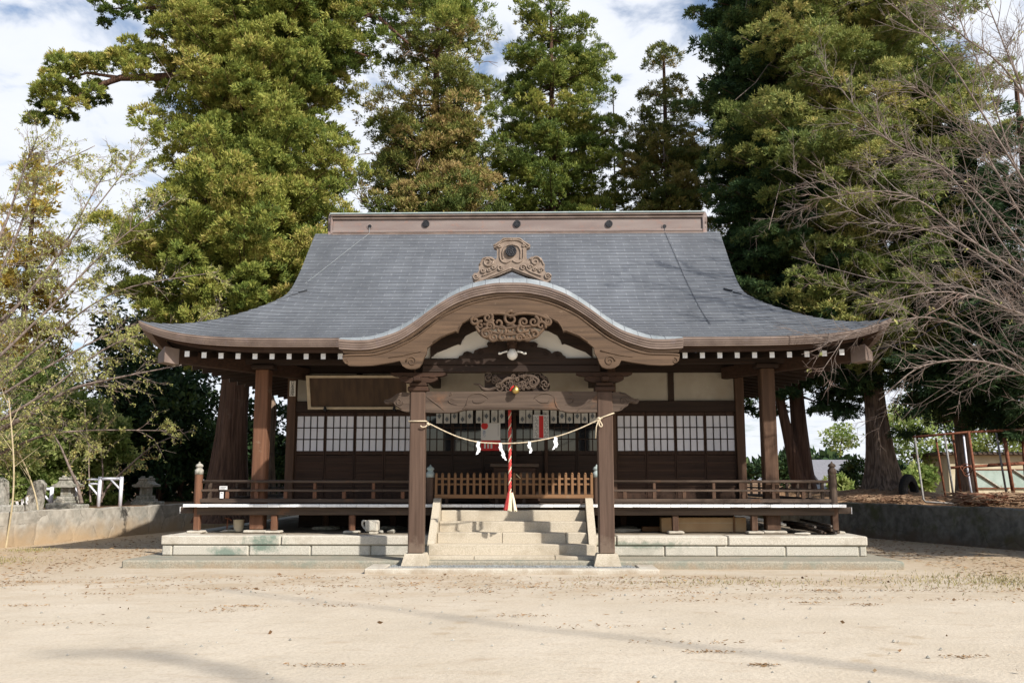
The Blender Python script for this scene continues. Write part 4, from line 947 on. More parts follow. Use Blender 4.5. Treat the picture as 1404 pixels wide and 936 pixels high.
# bell rope
br = empty('bell_rope', (U(699,690,-2.85).x, -2.85, 1.1), 'thick red and white twisted bell rope with a tassel over the stairs', 'bell rope')
xr = U(699, 620, -2.85).x; z0, z1 = U(699, 676, -2.85).z, 3.05
m = MB(); m.tube([(xr, -2.85, z0), (xr, -2.85, z1)], .022, 8); m.build('rope_core', M['red'], br)
for nm, mt, phs in (('red_strand', 'red', (0, 2.1)), ('white_strand', 'cream', (4.19,))):
    m = MB(); n = 150
    for ph in phs:
        m.tube([(xr+.018*math.cos(ph+i*.33), -2.85+.018*math.sin(ph+i*.33), z0+(z1-z0)*i/(n-1)) for i in range(n)], .0165 if mt == 'red' else .0125, 7)
    m.build(nm, M[mt], br, smooth=True)
zb = U(699, 700, -2.85).z; zt = U(699, 675, -2.85).z
m = MB(); rs = random.Random(3)
for i in range(60):
    a = rs.uniform(0, 6.28); r0, r1 = .03, .115*rs.uniform(.75,1); 
    if math.cos(a) > -.45: m.tube([(xr+.02+r0*math.cos(a), -2.85+r0*math.sin(a), zt), (xr+.02+r1*.62*math.cos(a), -2.85+r1*.62*math.sin(a), zt-.16), (xr+.02+r1*math.cos(a), -2.85+r1*math.sin(a), zb+rs.uniform(-.015,.015))], [.012,.015,.013], 5)
m.build('white_tassel', M['cream'], br)
m = MB()
for i in range(44):
    a = rs.uniform(2.0, 4.3) if i < 32 else rs.uniform(-.5,.4); r0, r1 = .035, .125*rs.uniform(.8,1)
    m.tube([(xr+r0*math.cos(a), -2.845+r0*math.sin(a), zt+.005), (xr+.01+r1*.65*math.cos(a), -2.845+r1*.65*math.sin(a), zt-.16), (xr+.01+r1*math.cos(a), -2.845+r1*math.sin(a), zb+.02+rs.uniform(-.015,.015))], [.012,.015,.013], 5)
m.build('red_tassel', M['red'], br)
m = MB(); p = U(707, 533.5, -3.62); m.lathe((p.x, -3.62, p.z-.04), [(.012,-.045),(.058,-.026),(.072,.02),(.058,.065),(.024,.09),(.016,.115)], 14)
bl = m.build('brass_bell', M['gold'], smooth=True); tag(bl, 'small brass bell at the middle of the carved tie beam', 'bell')
m = MB(); m.tube([(p.x-.03, -3.60, p.z+.06), (p.x-.07, -3.60, p.z+.03), (p.x-.10, -3.58, p.z-.02)], .02, 6); m.build('bell_cord', M['redpaint'], bl)
lp = empty('porch_lamp', tuple(U(702.5, 486, -3.78)), 'round white globe lamp with two curled arms under the carved gable pendant', 'lamp')
p = U(702.5, 486, -3.80); m = MB(); m.rock(p, (.1,.1,.1), 1, 1)
m = MB(); m.lathe(p, [(.02,-.102),(.06,-.082),(.09,-.045),(.1,0),(.09,.045),(.06,.08),(.05,.10)], 20); m.build('globe', M['globe'], lp, smooth=True)
m = MB(); m.lathe(p+Vector((0,0,.10)), [(.055,0),(.058,.03),(.075,.06),(.075,.13)], 14); m.box(p.x-.05, p.x+.05, -3.80, -3.44, p.z+.15, p.z+.21); m.build('lamp_socket', M['brown_y'], lp)
m = MB()
for sx in (-1, 1): m.tube(catmull([p+Vector((sx*.09,0,.06)), p+Vector((sx*.16,0,.045)), p+Vector((sx*.22,0,.02)), p+Vector((sx*.255,0,.03))], 4), [.022,.02,.018,.017,.017,.017,.018,.019,.020,.022,.024,.024,.024], 7)
m.build('side_arm', M['globe'], lp, smooth=True)
# rail notices
nb = empty('rail_notice', tuple(U(306, 684, -1.46)), 'two small white notice plates tied to the left railing beside its corner post', 'notice')
for (x0, y0, x1, y1) in ((301, 666, 311.6, 671), (301.6, 674, 306.3, 683)):
    a, b = U(x0, y0, -1.475), U(x1, y1, -1.475); bx('notice_plate', M['print'], nb, a.x, b.x, -1.478, -1.470, b.z, a.z, .002)
    for k in range(2): bx('print_line', M['ink'], nb, a.x+.02, b.x-.02-.03*k, -1.4805, -1.4785, a.z-.02-(a.z-b.z)*.35*k-.012, a.z-.02-(a.z-b.z)*.35*k)
# ------------------------------------------------------------------ things under the deck
b = U(326, 727, -1.05); bz = .605
bk = empty('bucket', (b.x, -1.0, bz), 'cream enamel bucket standing under the left end of the deck', 'bucket')
m = MB(); m.lathe((b.x, -1.0, bz), [(.085,0),(.10,.02),(.115,.24),(.12,.25),(.105,.25),(.095,.05),(.01,.03)], 20); m.build('pail', M['can'], bk, smooth=True)
m = MB(); m.tube([(b.x+.118*math.cos(a), -1.0-.05*math.sin(a), bz+.23-.10*math.sin(a)) for a in np.linspace(0, math.pi, 12)], .005, 5); m.build('handle', M['rust'], bk)
t = U(311, 727, -1.0); tp = empty('standpipe', (t.x, -1.0, bz), 'rusty water tap on a short bent pipe under the left deck', 'water tap')
m = MB(); m.tube(catmull([(t.x, -1.0, bz-.02), (t.x+.005, -1.0, bz+.16), (t.x+.01, -1.0, bz+.25), (t.x+.06, -1.02, bz+.26), (t.x+.10, -1.03, bz+.23)], 4), .014, 7); m.build('pipe', M['rust'], tp, smooth=True)
m = MB(); m.tube([(t.x-.05, -1.0, bz+.275), (t.x+.03, -1.0, bz+.275)], .012, 6); m.build('tap_handle', M['rust'], tp)
m = MB(); m.rock((t.x+.05, -1.05, bz+.02), (.20,.12,.04), 5); tag(m.build('flat_stone', M['oldstone']), 'flat grey stone at the foot of the rusty tap', 'stone')
p = U(510, 729, -1.85); sp_ = empty('stone_lantern_piece', (p.x, -1.85, .608), 'squared stone lantern piece standing on the platform edge left of the porch', 'stone block')
m = MB(); m.box(p.x-.125, p.x+.135, -1.97, -1.73, .66, .88, .025); m.build('stone_body', M['stone'], sp_)
m = MB(); m.box(p.x-.05, p.x+.12, -1.95, -1.76, .608, .665, .015); m.build('stone_foot', M['stone'], sp_)
m = MB(); m.tube(catmull([(p.x-.12,-1.85,.86),(p.x-.185,-1.85,.865),(p.x-.195,-1.85,.80),(p.x-.16,-1.85,.735),(p.x-.12,-1.85,.70)], 4), .022, 7); m.build('stone_lug', M['stone'], sp_, smooth=True)
m = MB(); m.box(p.x-.075, p.x+.065, -1.974, -1.969, .70, .85, .002); m.box(p.x+.08, p.x+.10, -1.974, -1.969, .68, .86, .002); m.build('recessed_panel', M['stone_g'], sp_)
for i, (x, y, r, lb) in enumerate(((537, 726, (.10,.07,.055), 'small pale rubble stone on the platform left of the porch stairs'), (523, 726, (.06,.05,.045), 'tiny grey stone beside the lantern piece under the deck'))):
    q = U(x, y, -1.3); m = MB(); m.rock((q.x, -1.3, .60+r[2]*.6), r, 20+i); tag(m.build('stone', M['oldstone']), lb, 'stone')
a, c = U(921, 711, -.95), U(1023, 731, -.95)
cb = empty('cardboard_box', ((a.x+c.x)/2, -.85, .6), 'long flat cardboard box tied with cord under the right deck', 'box')
m = MB(); m.box(a.x, c.x, -1.0, -.70, .605, .605+.30, .008); m.build('carton', M['card'], cb)
m = MB(); z = .605+.185; m.box(a.x-.004, c.x-.2, -1.006, -1.001, z, z+.012); m.build('tape', M['frame'], cb)
m = MB(); xq = U(1006.5, 720, -1).x; m.box(xq-.02, xq+.02, -1.03, -1.004, .60, .93, .004); m.build('batten', M['fence_z'], cb)
a = U(906, 711, -.9); m = MB(); m.box(a.x, a.x+.215, -.98, -.7, .605, .90, .008); tag(m.build('cardboard_box', M['card']), 'short cardboard box end left of the long tied carton', 'box')
for i, (x0, x1, z, yb) in enumerate(((835, 880, .02, -.6), (880, 905, .06, -.55))):
    a, c = U(x0, 725, yb), U(x1, 725, yb); m = MB()
    if i == 0: m.rock(((a.x+c.x)/2, yb, .62), ((c.x-a.x)/2, .2, .06), 33)
    else: m.box(a.x, c.x, yb-.1, yb+.1, .60, .70, .01)
    tag(m.build(('flat_stone', 'timber_offcut')[i], M['stone' if i == 0 else 'fence_x']), ('long flat pale stone under the deck right of the porch pillar', 'short brown timber offcut left of the cardboard boxes')[i], ('stone', 'timber')[i])
# bundle of dark pipes
pipes = [((1150,733),(1085,722),.045,'black'),((1141,726),(1083,716),.05,'dull'),((1128,729),(1080,719),.045,'black'),((1140,721),(1098,712),.035,'rust'),((1118,722),(1075,715),.04,'black'),((1132,736),(1105,729),.03,'black'),((1147,737),(1100,727),.035,'dull')]
M['soot'] = mat('charred_pole', (.02,.017,.015), (.09,.06,.04), rough=.7, scale=9, c3=(.20,.18,.16), scale3=5, ramp3=(.6,.75))
for i, (p0, p1, r, _) in enumerate(pipes):
    y0 = -1.75-.02*i; a = U(*p0, y0); e = U(*p1, y0+1.5); a.z = max(a.z, .61+r); e.z = max(e.z, .62+r)
    m = MB(); m.tube([a, e], r*.8, 10, False); m.tube([a, e], r*.62, 10); o = m.build('dark_pole', M['soot'])
    tag(o, 'dark weathered pole in the loose heap on the right end of the platform', 'pole', 'heap of dark poles under the right end of the deck')
q = U(1100, 733, -2.0); m = MB(); m.rock((q.x, -2.0, .635), (.17,.09,.04), 44); tag(m.build('stone', M['stone']), 'pale flat stone beside the heap of dark poles', 'stone')

# ------------------------------------------------------------------ left terrace: small stone shrines, slabs, pipe barriers, bamboo poles
def hokora(px, pyb, D, s, label):
    p = U(px, pyb, D); k = s; e = empty('stone_shrine', p, label, 'stone shrine', 'small stone shrines on the left terrace')
    m = MB(); m.box(p.x-.30*k, p.x+.30*k, D-.28*k, D+.28*k, p.z, p.z+.10*k, .015); m.box(p.x-.24*k, p.x+.24*k, D-.22*k, D+.22*k, p.z+.10*k, p.z+.22*k, .015); m.build('base', M['oldstone'], e)
    m = MB(); m.box(p.x-.16*k, p.x+.16*k, D-.15*k, D+.15*k, p.z+.22*k, p.z+.52*k, .012); m.build('body', M['oldstone'], e)
    m = MB(); prof = [(-.36,.52),(-.30,.50),(0,.50),(.30,.50),(.36,.52),(.37,.57),(.22,.62),(.13,.72),(-.13,.72),(-.22,.62),(-.37,.57)]
    m.prism([(p.x+a*k, p.z+b*k) for a, b in prof], D-.30*k, D+.30*k); m.build('roof', M['oldstone'], e)
    m = MB(); m.box(p.x-.16*k, p.x+.16*k, D-.33*k, D+.33*k, p.z+.715*k, p.z+.80*k, .02); m.box(p.x-.18*k, p.x-.09*k, D-.1*k, D+.1*k, p.z+.79*k, p.z+.86*k, .02); m.box(p.x+.09*k, p.x+.18*k, D-.1*k, D+.1*k, p.z+.79*k, p.z+.86*k, .02); m.build('roof_ridge', M['oldstone'], e)
    m = MB(); m.box(p.x-.08*k, p.x+.08*k, D-.155*k, D-.151*k, p.z+.27*k, p.z+.46*k); m.build('niche', M['mortar'], e)
hokora(92, 690, 6.6, .95, 'small roofed stone shrine on the left terrace with a round stone in front')
hokora(199.5, 688, 10.4, 1.0, 'small roofed stone shrine farther back beside the dark thicket')
def slabstone(px, pyb, D, w, h, d, label, seed, mt='oldstone', tilt=0):
    p = U(px, pyb, D); m = MB(); rs = random.Random(seed)
    poly = [(-w/2,0),(w/2,0),(w/2*.95,h*.5),(w/2*.86,h*.86),(w/2*.3,h),(-w/2*.4,h*.97),(-w/2*.9,h*.72),(-w/2*1.0,h*.35)]
    m.prism([(p.x+a+tilt*b+rs.uniform(-.015,.015), p.z+b) for a, b in poly], D-d/2, D+d/2); o = m.build('memorial_stone', M[mt]); tag(o, label, 'standing stone'); return o
slabstone(45, 701, 4.6, .42, .86, .22, 'upright grey standing stone at the wall edge with a bamboo pole leaning before it', 5, tilt=.12)
slabstone(-6, 694, 3.4, .55, .75, .25, 'rounded standing stone cut by the left edge of the photo', 6)
for i, (x0, x1, y, D, h, lb) in enumerate(((66, 96, 699, 6.0, .20, 'long low stone block in front of the small stone shrine'), (94, 117, 699, 6.2, .17, 'short low stone block right of the long block by the shrine'), (-8, 26, 704, 2.7, .22, 'low stone block under the standing stone at the left edge'), (182, 222, 692, 10.0, .12, 'flat stone plinth under the far small stone shrine'))):
    a, c = U(x0, y, D), U(x1, y, D); m = MB(); m.box(a.x, c.x, D-.2, D+.25, a.z-.05, a.z+h, .03); tag(m.build('stone_block', M['oldstone']), lb, 'stone block')
p = U(82, 687, 6.1); m = MB(); m.rock(p+Vector((0,0,0)), (.15,.12,.11), 9); tag(m.build('round_stone', M['stone']), 'rounded pale stone resting before the nearer stone shrine', 'stone')
def barrier(pts, D, label, cross, ybase):
    e = empty('pipe_barrier', U(pts[0][0], ybase, D), label, 'pipe barrier', 'white pipe barriers on the left terrace')
    x0, x1, yt = pts[0][0], pts[1][0], pts[0][1]
    for x in (x0, x1):
        m = MB(); a = U(x, yt-2, D); b_ = U(x, ybase, D); m.tube([(a.x, D, a.z), (a.x, D, b_.z-.1)], .055, 10); m.build('barrier_post', M['pipe'], e, smooth=True)
    m = MB(); a, c = U(x0, yt+1, D), U(x1, yt+1, D); m.tube([a, c], .04, 8); m.build('top_bar', M['pipe'], e, smooth=True)
    for (a, c) in cross:
        m = MB(); m.tube([U(*a, D), U(*c, D)], .03, 8); m.build('brace', M['pipe'], e, smooth=True)
barrier(((52,669),(71.5,671)), 6.9, 'white pipe barrier post and brace left of the nearer stone shrine', [((55,671),(70,690))], 691)
barrier(((137.5,655),(167,655)), 7.3, 'tall white pipe barrier with two braces right of the nearer stone shrine', [((152,657),(166,672)), ((122,664),(137,682)), ((120,657),(137,657)), ((122,663),(137,663))], 690)
barrier(((92,668),(105,668)), 7.15, 'short white pipe barrier partly behind the nearer stone shrine', [((94,675),(104,686))], 690)
BM = [((8,750),(17,690),(19,640),(16,590),(12,545)), ((53,741),(52,700),(46,670),(33,635),(20,612),(8,598))]
for i, pp in enumerate(BM):
    D = 1.6 if i == 0 else 3.6; pts = catmull([U(x, y, D-.02*k*0) for k, (x, y) in enumerate(pp)], 5); pts[0][2] = GZ
    m = MB(); m.tube(pts, [.024*(1-.5*k/len(pts)) for k in range(len(pts))], 8)
    for k in range(3, len(pts), 4): m.tube([Vector(pts[k])-Vector((0,0,.012)), Vector(pts[k])+Vector((0,0,.012))], .026*(1-.5*k/len(pts)), 8)
    rs = random.Random(i)
    for k in range(10, len(pts)-1, 2):
        b0 = Vector(pts[k]); m.tube([b0, b0+Vector((rs.uniform(-.8,.8), rs.uniform(-.2,.2), rs.uniform(.2,.9)))], [.008,.003], 5)
    tag(m.build('bamboo_pole', M['bamboo']), ('dry bamboo pole leaning on the left wall at the photo edge', 'dry bamboo pole leaning on the wall before the standing stone')[i], 'bamboo pole')

# ------------------------------------------------------------------ right terrace: mounds, tyre, rusty rack, shed, cable
def mound(px, pyb, D, rx, ry, h, label_seed):
    p = U(px, pyb, D); rs = np.random.default_rng(label_seed); rows = []
    for a in np.linspace(0, 2*math.pi, 37)[:-1].tolist()+[0.0]:
        rows.append([(p.x+rx*r*math.cos(a), D+ry*r*math.sin(a), TR-.06+h*(1-r*r)**1.5*(1+.25*math.sin(5*a+label_seed)*r)+.03*math.sin(11*a+9*r)) for r in np.linspace(1, 0.001, 9)])
    m = MB(); m.grid(rows); o = m.build('litter_mound', M['litter_pale'], smooth=True, recalc=True); tag(o, kind='structure'); return o
mound(1212, 668, 9.3, 3.2, 2.2, .42, 1); mound(1110, 672, 10.3, 3.2, 1.8, .35, 2); mound(1390, 690, 5.2, 1.6, .9, .25, 4); mound(1290, 690, 7.2, 2.6, 1.2, .12, 5)
# loose twigs and needles
def twigs(n, region, seed, cols, name, L=(.15,.6), r=(.006,.016), zf=None, lift=.1):
    rs = random.Random(seed); m = MB()
    for _ in range(n):
        px, py, D = region(rs); p = U(px, py, D); z = zf(p) if zf else p.z; a = rs.uniform(0, math.pi); l = rs.uniform(*L); d = Vector((math.cos(a), math.sin(a)*.6, rs.uniform(-.15,.25)))*l*.5; c = Vector((p.x, D, z+rs.uniform(.01, lift)))
        rr = rs.uniform(*r); m.tube([c-d, c+Vector((0,0,rs.uniform(-.02,.04))), c+d], [rr, rr, rr*.5], 4)
    o = m.build(name, cols, recalc=False); tag(o, kind='stuff'); return o
M['twig'] = mat('dead_twigs', (.16,.085,.05), (.34,.235,.15), rough=.9, scale=3)
M['twig_red'] = mat('red_brown_twigs', (.16,.055,.03), (.26,.12,.07), rough=.9, scale=3)
twigs(420, lambda r: (r.uniform(1165,1265), r.uniform(668,690), r.uniform(6.5,8.6)), 1, M['twig'], 'needle_litter', (.15,.7), (.006,.015), lambda p: TR+.02, .16)
twigs(330, lambda r: (r.uniform(1305,1420), r.uniform(680,695), r.uniform(4.0,6.4)), 2, M['twig'], 'brushwood', (.3,1.1), (.008,.022), lambda p: TR+.02, .26)
twigs(160, lambda r: (r.uniform(1315,1375), r.uniform(682,695), r.uniform(4.2,5.6)), 3, M['twig_red'], 'brushwood', (.2,.8), (.008,.018), lambda p: TR+.02, .24)
# half-buried tyre
p = U(1246, 671, 8.4); m = MB(); n = 36; ty = empty('half_buried_tyre', (p.x, 8.4, p.z), 'black tyre half buried upright beside the big right trunk', 'tyre')
prof = [(.30,-.10),(.36,-.115),(.45,-.11),(.50,-.08),(.51,0),(.50,.08),(.45,.11),(.36,.115),(.30,.10),(.315,0)]
ang = np.linspace(-.25, math.pi+.25, n); ca, sa = math.cos(.75), math.sin(.75); rows = []
for q in prof + prof[:1]: rows.append([(p.x+q[0]*math.cos(a)*ca - q[1]*sa, 8.4+q[0]*math.cos(a)*sa + q[1]*ca, p.z-.05+q[0]*math.sin(a)) for a in ang])
m.grid(rows); m.build('tyre_wall', M['rubber'], ty, smooth=True)
m = MB()
for a in ang[1:-1]:
    for q in (-.05, .05):
        c = (p.x+.512*math.cos(a)*ca - q*sa, 8.4+.512*math.cos(a)*sa + q*ca, p.z-.05+.512*math.sin(a)); m.rock(c, (.018,.018,.018), 2, 1)
m.build('tread_blocks', M['rubber'], ty)
# rusty rack
rk = empty('rusty_rack', U(1310, 690, 6.0), 'leaning frame of rusty and grey pipes on the right terrace', 'pipe rack')
def pipe(pts, r, mt, name): 
    m = MB(); m.tube([U(x, y, D) for x, y, D in pts], r, 8); m.build(name, M[mt], rk, smooth=True)
pipe([(1254,598,6.3),(1266,684,6.0),(1269,688,6.0),(1309,690,5.7)], .032, 'galv', 'bent_leg')
pipe([(1295,596,5.7),(1309,691,5.7)], .032, 'galv', 'grey_leg'); pipe([(1309,690,5.7),(1345,688,5.8)], .03, 'galv', 'foot_bar')
pipe([(1283,600,6.4),(1297,685,6.2)], .030, 'rust', 'rust_leg'); pipe([(1306,596,6.4),(1319,685,6.2)], .034, 'rust', 'rust_leg')
pipe([(1328,592,6.0),(1342,690,5.8)], .040, 'rust', 'rust_leg'); pipe([(1366,594,6.1),(1381,683,5.9)], .030, 'galv', 'grey_leg')
pipe([(1377,600,5.9),(1390,680,5.8)], .055, 'rust', 'rust_leg'); pipe([(1402,590,6.2),(1404,625,6.2),(1408,680,6.0)], .045, 'rust', 'rust_leg')
pipe([(1252,599,6.3),(1330,592,6.1),(1410,588,6.2)], .036, 'rust', 'top_bar'); pipe([(1302,641,6.1),(1356,638,6.1)], .040, 'rust', 'middle_bar'); pipe([(1356,637.5,6.05),(1420,634,6.05)], .05, 'rust', 'middle_bar')
pipe([(1321,596,6.2),(1326,640,6.1),(1333,683,6.0)], .030, 'pipe', 'white_leg')
m = MB(); c = U(1325, 642, 6.0); m.tube([(c.x+.16*math.cos(a), 6.0+.04*math.sin(3*a), c.z+.13*math.sin(a)) for a in np.linspace(0, 6.28, 22)], .014, 5); m.tube([(c.x+.12*math.cos(a), 5.98, c.z-.08+.13*math.sin(a)) for a in np.linspace(0, 6.28, 22)], .014, 5); m.build('wire_coil', M['rust'], rk)
# shed
D = 17.0; a, c = U(1302, 672, D), U(1470, 672, D); zt = U(1350, 627, D).z; zg = TR
sh = empty('garden_shed', ((a.x+c.x)/2, D+1.2, zg), 'low cream shed with pale green braced doors behind the rusty rack', 'shed')
M['shedwall'] = mat('cream_shed_wall', (.44,.38,.26), (.54,.48,.35), rough=.85, scale=2, c3=(.30,.22,.13), scale3=3, ramp3=(.58,.75))
M['sheddoor'] = mat('pale_green_doors', (.28,.36,.32), (.38,.46,.42), rough=.7, scale=3, c3=(.22,.17,.11), scale3=4, ramp3=(.6,.75))
m = MB(); m.box(a.x, c.x, D, D+2.4, zg-.1, zt+.1, .01); m.build('shed_wall', M['shedwall'], sh)
m = MB(); m.box(a.x-.35, c.x+.3, D-.35, D+2.7, zt+.10, zt+.17, .01)
for x in np.arange(a.x-.3, c.x+.3, .2): m.tube([(x, D-.38, zt+.18), (x, D+2.7, zt+.19)], .05, 6)
m.build('shed_roof', mat('rusty_sheet', (.035,.026,.02), (.09,.06,.04), rough=.8, scale=6), sh)
m = MB(); e = U(1328, 650, D).x; m.box(e-.10, e, D-.03, D, zg, zt, .005); m.build('door_post', M['shedwall'], sh)
for (x0, x1) in ((1331, 1385), (1387, 1440)):
    q, w_ = U(x0, 643, D-.05), U(x1, 669, D-.05); d = bx('door', M['sheddoor'], sh, q.x, w_.x, D-.05, D-.012, w_.z, q.z, .004)
    m = MB(); m.box(q.x, w_.x, D-.075, D-.052, q.z-.03, q.z+.01); m.box(q.x, w_.x, D-.075, D-.052, w_.z-.01, w_.z+.03); m.build('rail', M['rust'], d)
    m = MB(); m.tube([(q.x+.05, D-.085, q.z-.03), (q.x+(w_.x-q.x)*.72, D-.085, w_.z+.02)], .05, 4); m.build('brace', M['oldstone'], d)
# cable to the roof corner
m = MB(); pts = catmull([Vector((7.1,-2.2,4.2)), U(1250,466,-2.6), U(1300,437,-3.0), U(1360,406,-3.6), U(1420,374,-4.2), U(1520,318,-5.2)], 6); m.tube(pts, .016, 6)
tag(m.build('power_cable', M['black']), 'black power cable running up from the right roof corner', 'cable')
# house beyond the trees
D = 46; a, c = U(1128, 683, D), U(1192, 640, D)
hs = empty('distant_house', ((a.x+c.x)/2, D+3, TR), 'grey roofed house far beyond the right trees', 'house')
zr = U(1150, 650, D).z; ze = U(1150, 664, D).z
bx('wall', mat('pale_house_wall', (.42,.42,.43), rough=.8), hs, a.x+.4, c.x+1.5, D, D+6, TR-.2, ze)
m = MB(); m.prismx([(D-.7, ze-.1), (D+3, zr+.9), (D+6.7, ze-.1), (D+6.7, ze+.05), (D+3, zr+1.1), (D-.7, ze+.08)], a.x-.3, c.x+2.2); m.build('roof', mat('grey_tiles', (.16,.16,.17), (.22,.22,.24), rough=.7, scale=8, stretch=(1,1,4)), hs)
for k in range(2): bx('window', M['glass'], hs, a.x+.9+k*1.2, a.x+1.7+k*1.2, D-.03, D-.002, ze-.75, ze-.2)

pts = catmull([U(8,681,4.4), U(16,686,4.4), U(24,687,4.4), U(33,683,4.4), U(40,679,4.4)], 5); prp = empty('paper_rope', pts[0], 'thin rope with small white papers strung low between the standing stones on the left', 'rope')
m = MB(); m.tube(pts, .014, 6); m.build('rope_span', M['straw'], prp)
for k in (2, 6, 10, 14, 18):
    p = Vector(pts[k]); m = MB(); m.prism([(p.x-.04,p.z), (p.x+.03,p.z), (p.x+.05,p.z-.10), (p.x+.01,p.z-.11), (p.x+.04,p.z-.20), (p.x-.01,p.z-.19), (p.x-.03,p.z-.09)], p.y-.02, p.y-.012); m.build('paper_strip', M['papershide'], prp)
# ------------------------------------------------------------------ foliage
def leafmat(name, stops, trans=.3, rough=.65, spread=.35):
    Mx = bpy.data.materials.new(name); Mx.use_nodes = True; t = Mx.node_tree; N = t.nodes; L = t.links; b = N['Principled BSDF']
    at = N.new('ShaderNodeAttribute'); at.attribute_name = 'tint'; cr = N.new('ShaderNodeValToRGB'); L.new(at.outputs['Fac'], cr.inputs[0])
    el = cr.color_ramp.elements
    while len(el) < len(stops): el.new(.5)
    for e, (p, c) in zip(el, stops): e.position = p; e.color = (*c, 1)
    L.new(cr.outputs[0], b.inputs['Base Color']); b.inputs['Roughness'].default_value = rough; b.inputs['Specular IOR Level'].default_value = .25
    tr = N.new('ShaderNodeBsdfTranslucent'); L.new(cr.outputs[0], tr.inputs['Color']); ms = N.new('ShaderNodeMixShader'); ms.inputs[0].default_value = trans
    L.new(b.outputs[0], ms.inputs[1]); L.new(tr.outputs[0], ms.inputs[2]); L.new(ms.outputs[0], N['Material Output'].inputs['Surface']); return Mx
M['cedar'] = leafmat('cedar_needles', [(0,(.045,.08,.018)),(.35,(.12,.17,.034)),(.65,(.25,.285,.058)),(.9,(.37,.36,.085)),(1,(.40,.33,.10))])
M['cedar_d'] = leafmat('dark_cedar_needles', [(0,(.042,.066,.020)),(.4,(.11,.14,.036)),(.75,(.24,.24,.06)),(1,(.36,.28,.09))])
M['cedar_b'] = leafmat('browning_cedar_needles', [(0,(.045,.075,.02)),(.4,(.12,.16,.04)),(.72,(.25,.255,.065)),(1,(.39,.28,.12))])
M['cypress'] = leafmat('dark_cypress_sprays', [(0,(.020,.045,.018)),(.5,(.052,.098,.034)),(.85,(.11,.165,.05)),(1,(.19,.20,.06))], .25)
M['yellow'] = leafmat('yellowing_cedar_sprays', [(0,(.075,.115,.032)),(.4,(.18,.225,.058)),(.75,(.345,.345,.10)),(1,(.50,.40,.14))], .3)
M['thicket'] = leafmat('dark_evergreen_leaves', [(0,(.012,.030,.011)),(.5,(.030,.062,.020)),(1,(.085,.125,.035))], .2)
M['bushg'] = leafmat('bright_green_leaves', [(0,(.11,.17,.04)),(.5,(.25,.33,.09)),(1,(.42,.47,.17))], .5)
M['cherryleaf'] = leafmat('yellow_green_cherry_leaves', [(0,(.24,.30,.09)),(.5,(.45,.46,.16)),(.85,(.60,.53,.21)),(1,(.48,.27,.09))], .5)
M['gold_leaf'] = leafmat('golden_needles', [(0,(.20,.19,.04)),(.5,(.44,.34,.07)),(1,(.60,.42,.10))], .45)
M['redleaf'] = leafmat('russet_leaves', [(0,(.10,.03,.016)),(1,(.22,.07,.035))], .3)
M['bark'] = mat('cedar_bark', (.055,.030,.021), (.15,.085,.058), rough=.95, scale=7, stretch=(2.2,2.2,.14), bump=1.0, detail=9, ramp=(.3,.7), c3=(.16,.115,.09), scale3=1.6, ramp3=(.6,.8), bdist=.10)
M['bark_g'] = mat('grey_bark', (.095,.068,.05), (.30,.22,.165), rough=.95, scale=9, stretch=(2,2,.12), bump=1.0, detail=9, bdist=.08, c3=(.07,.05,.04), scale3=2)
M['bark_c'] = mat('cherry_bark', (.12,.09,.075), (.26,.205,.175), rough=.8, scale=12, bump=.3, c3=(.07,.05,.042), scale3=3)
M['twigwood'] = mat('bare_cherry_twigs', (.15,.115,.095), (.27,.22,.19), rough=.75, scale=5, c3=(.21,.13,.10), scale3=1.2, ramp3=(.5,.7))

def nrm(a): return a/np.maximum(np.linalg.norm(a, axis=-1, keepdims=True), 1e-6)
def leaves(name, base, axis, length, width, tint, mt, parent, rng, kite=.45, bend=.0):
    """diamond shaped sprigs: base point, axis, length, width"""
    n = len(base)
    side = nrm(np.cross(axis, nrm(rng.normal(size=(n,3)))))
    L_ = length[:,None]; W_ = width[:,None]; mid = base + axis*L_*kite
    nn = np.cross(axis, side)*bend*L_
    v = np.empty((n, 4, 3)); v[:,0] = base; v[:,1] = mid+side*W_+nn; v[:,2] = base+axis*L_; v[:,3] = mid-side*W_+nn
    piv = PIV[parent.name]; v = v.reshape(-1, 3) - np.array(piv)[None]
    me = bpy.data.meshes.new(name); me.vertices.add(4*n); me.vertices.foreach_set('co', v.astype(np.float32).ravel())
    me.loops.add(4*n); me.loops.foreach_set('vertex_index', np.arange(4*n, dtype=np.int32)); me.polygons.add(n); me.polygons.foreach_set('loop_start', np.arange(0, 4*n, 4, dtype=np.int32))
    at = me.attributes.new('tint', 'FLOAT', 'POINT'); at.data.foreach_set('value', np.repeat(np.clip(tint, 0, 1), 4).astype(np.float32))
    me.update(); me.materials.append(mt); o = bpy.data.objects.new(name, me); COL.objects.link(o); o.parent = parent; PIV[o.name] = piv; return o
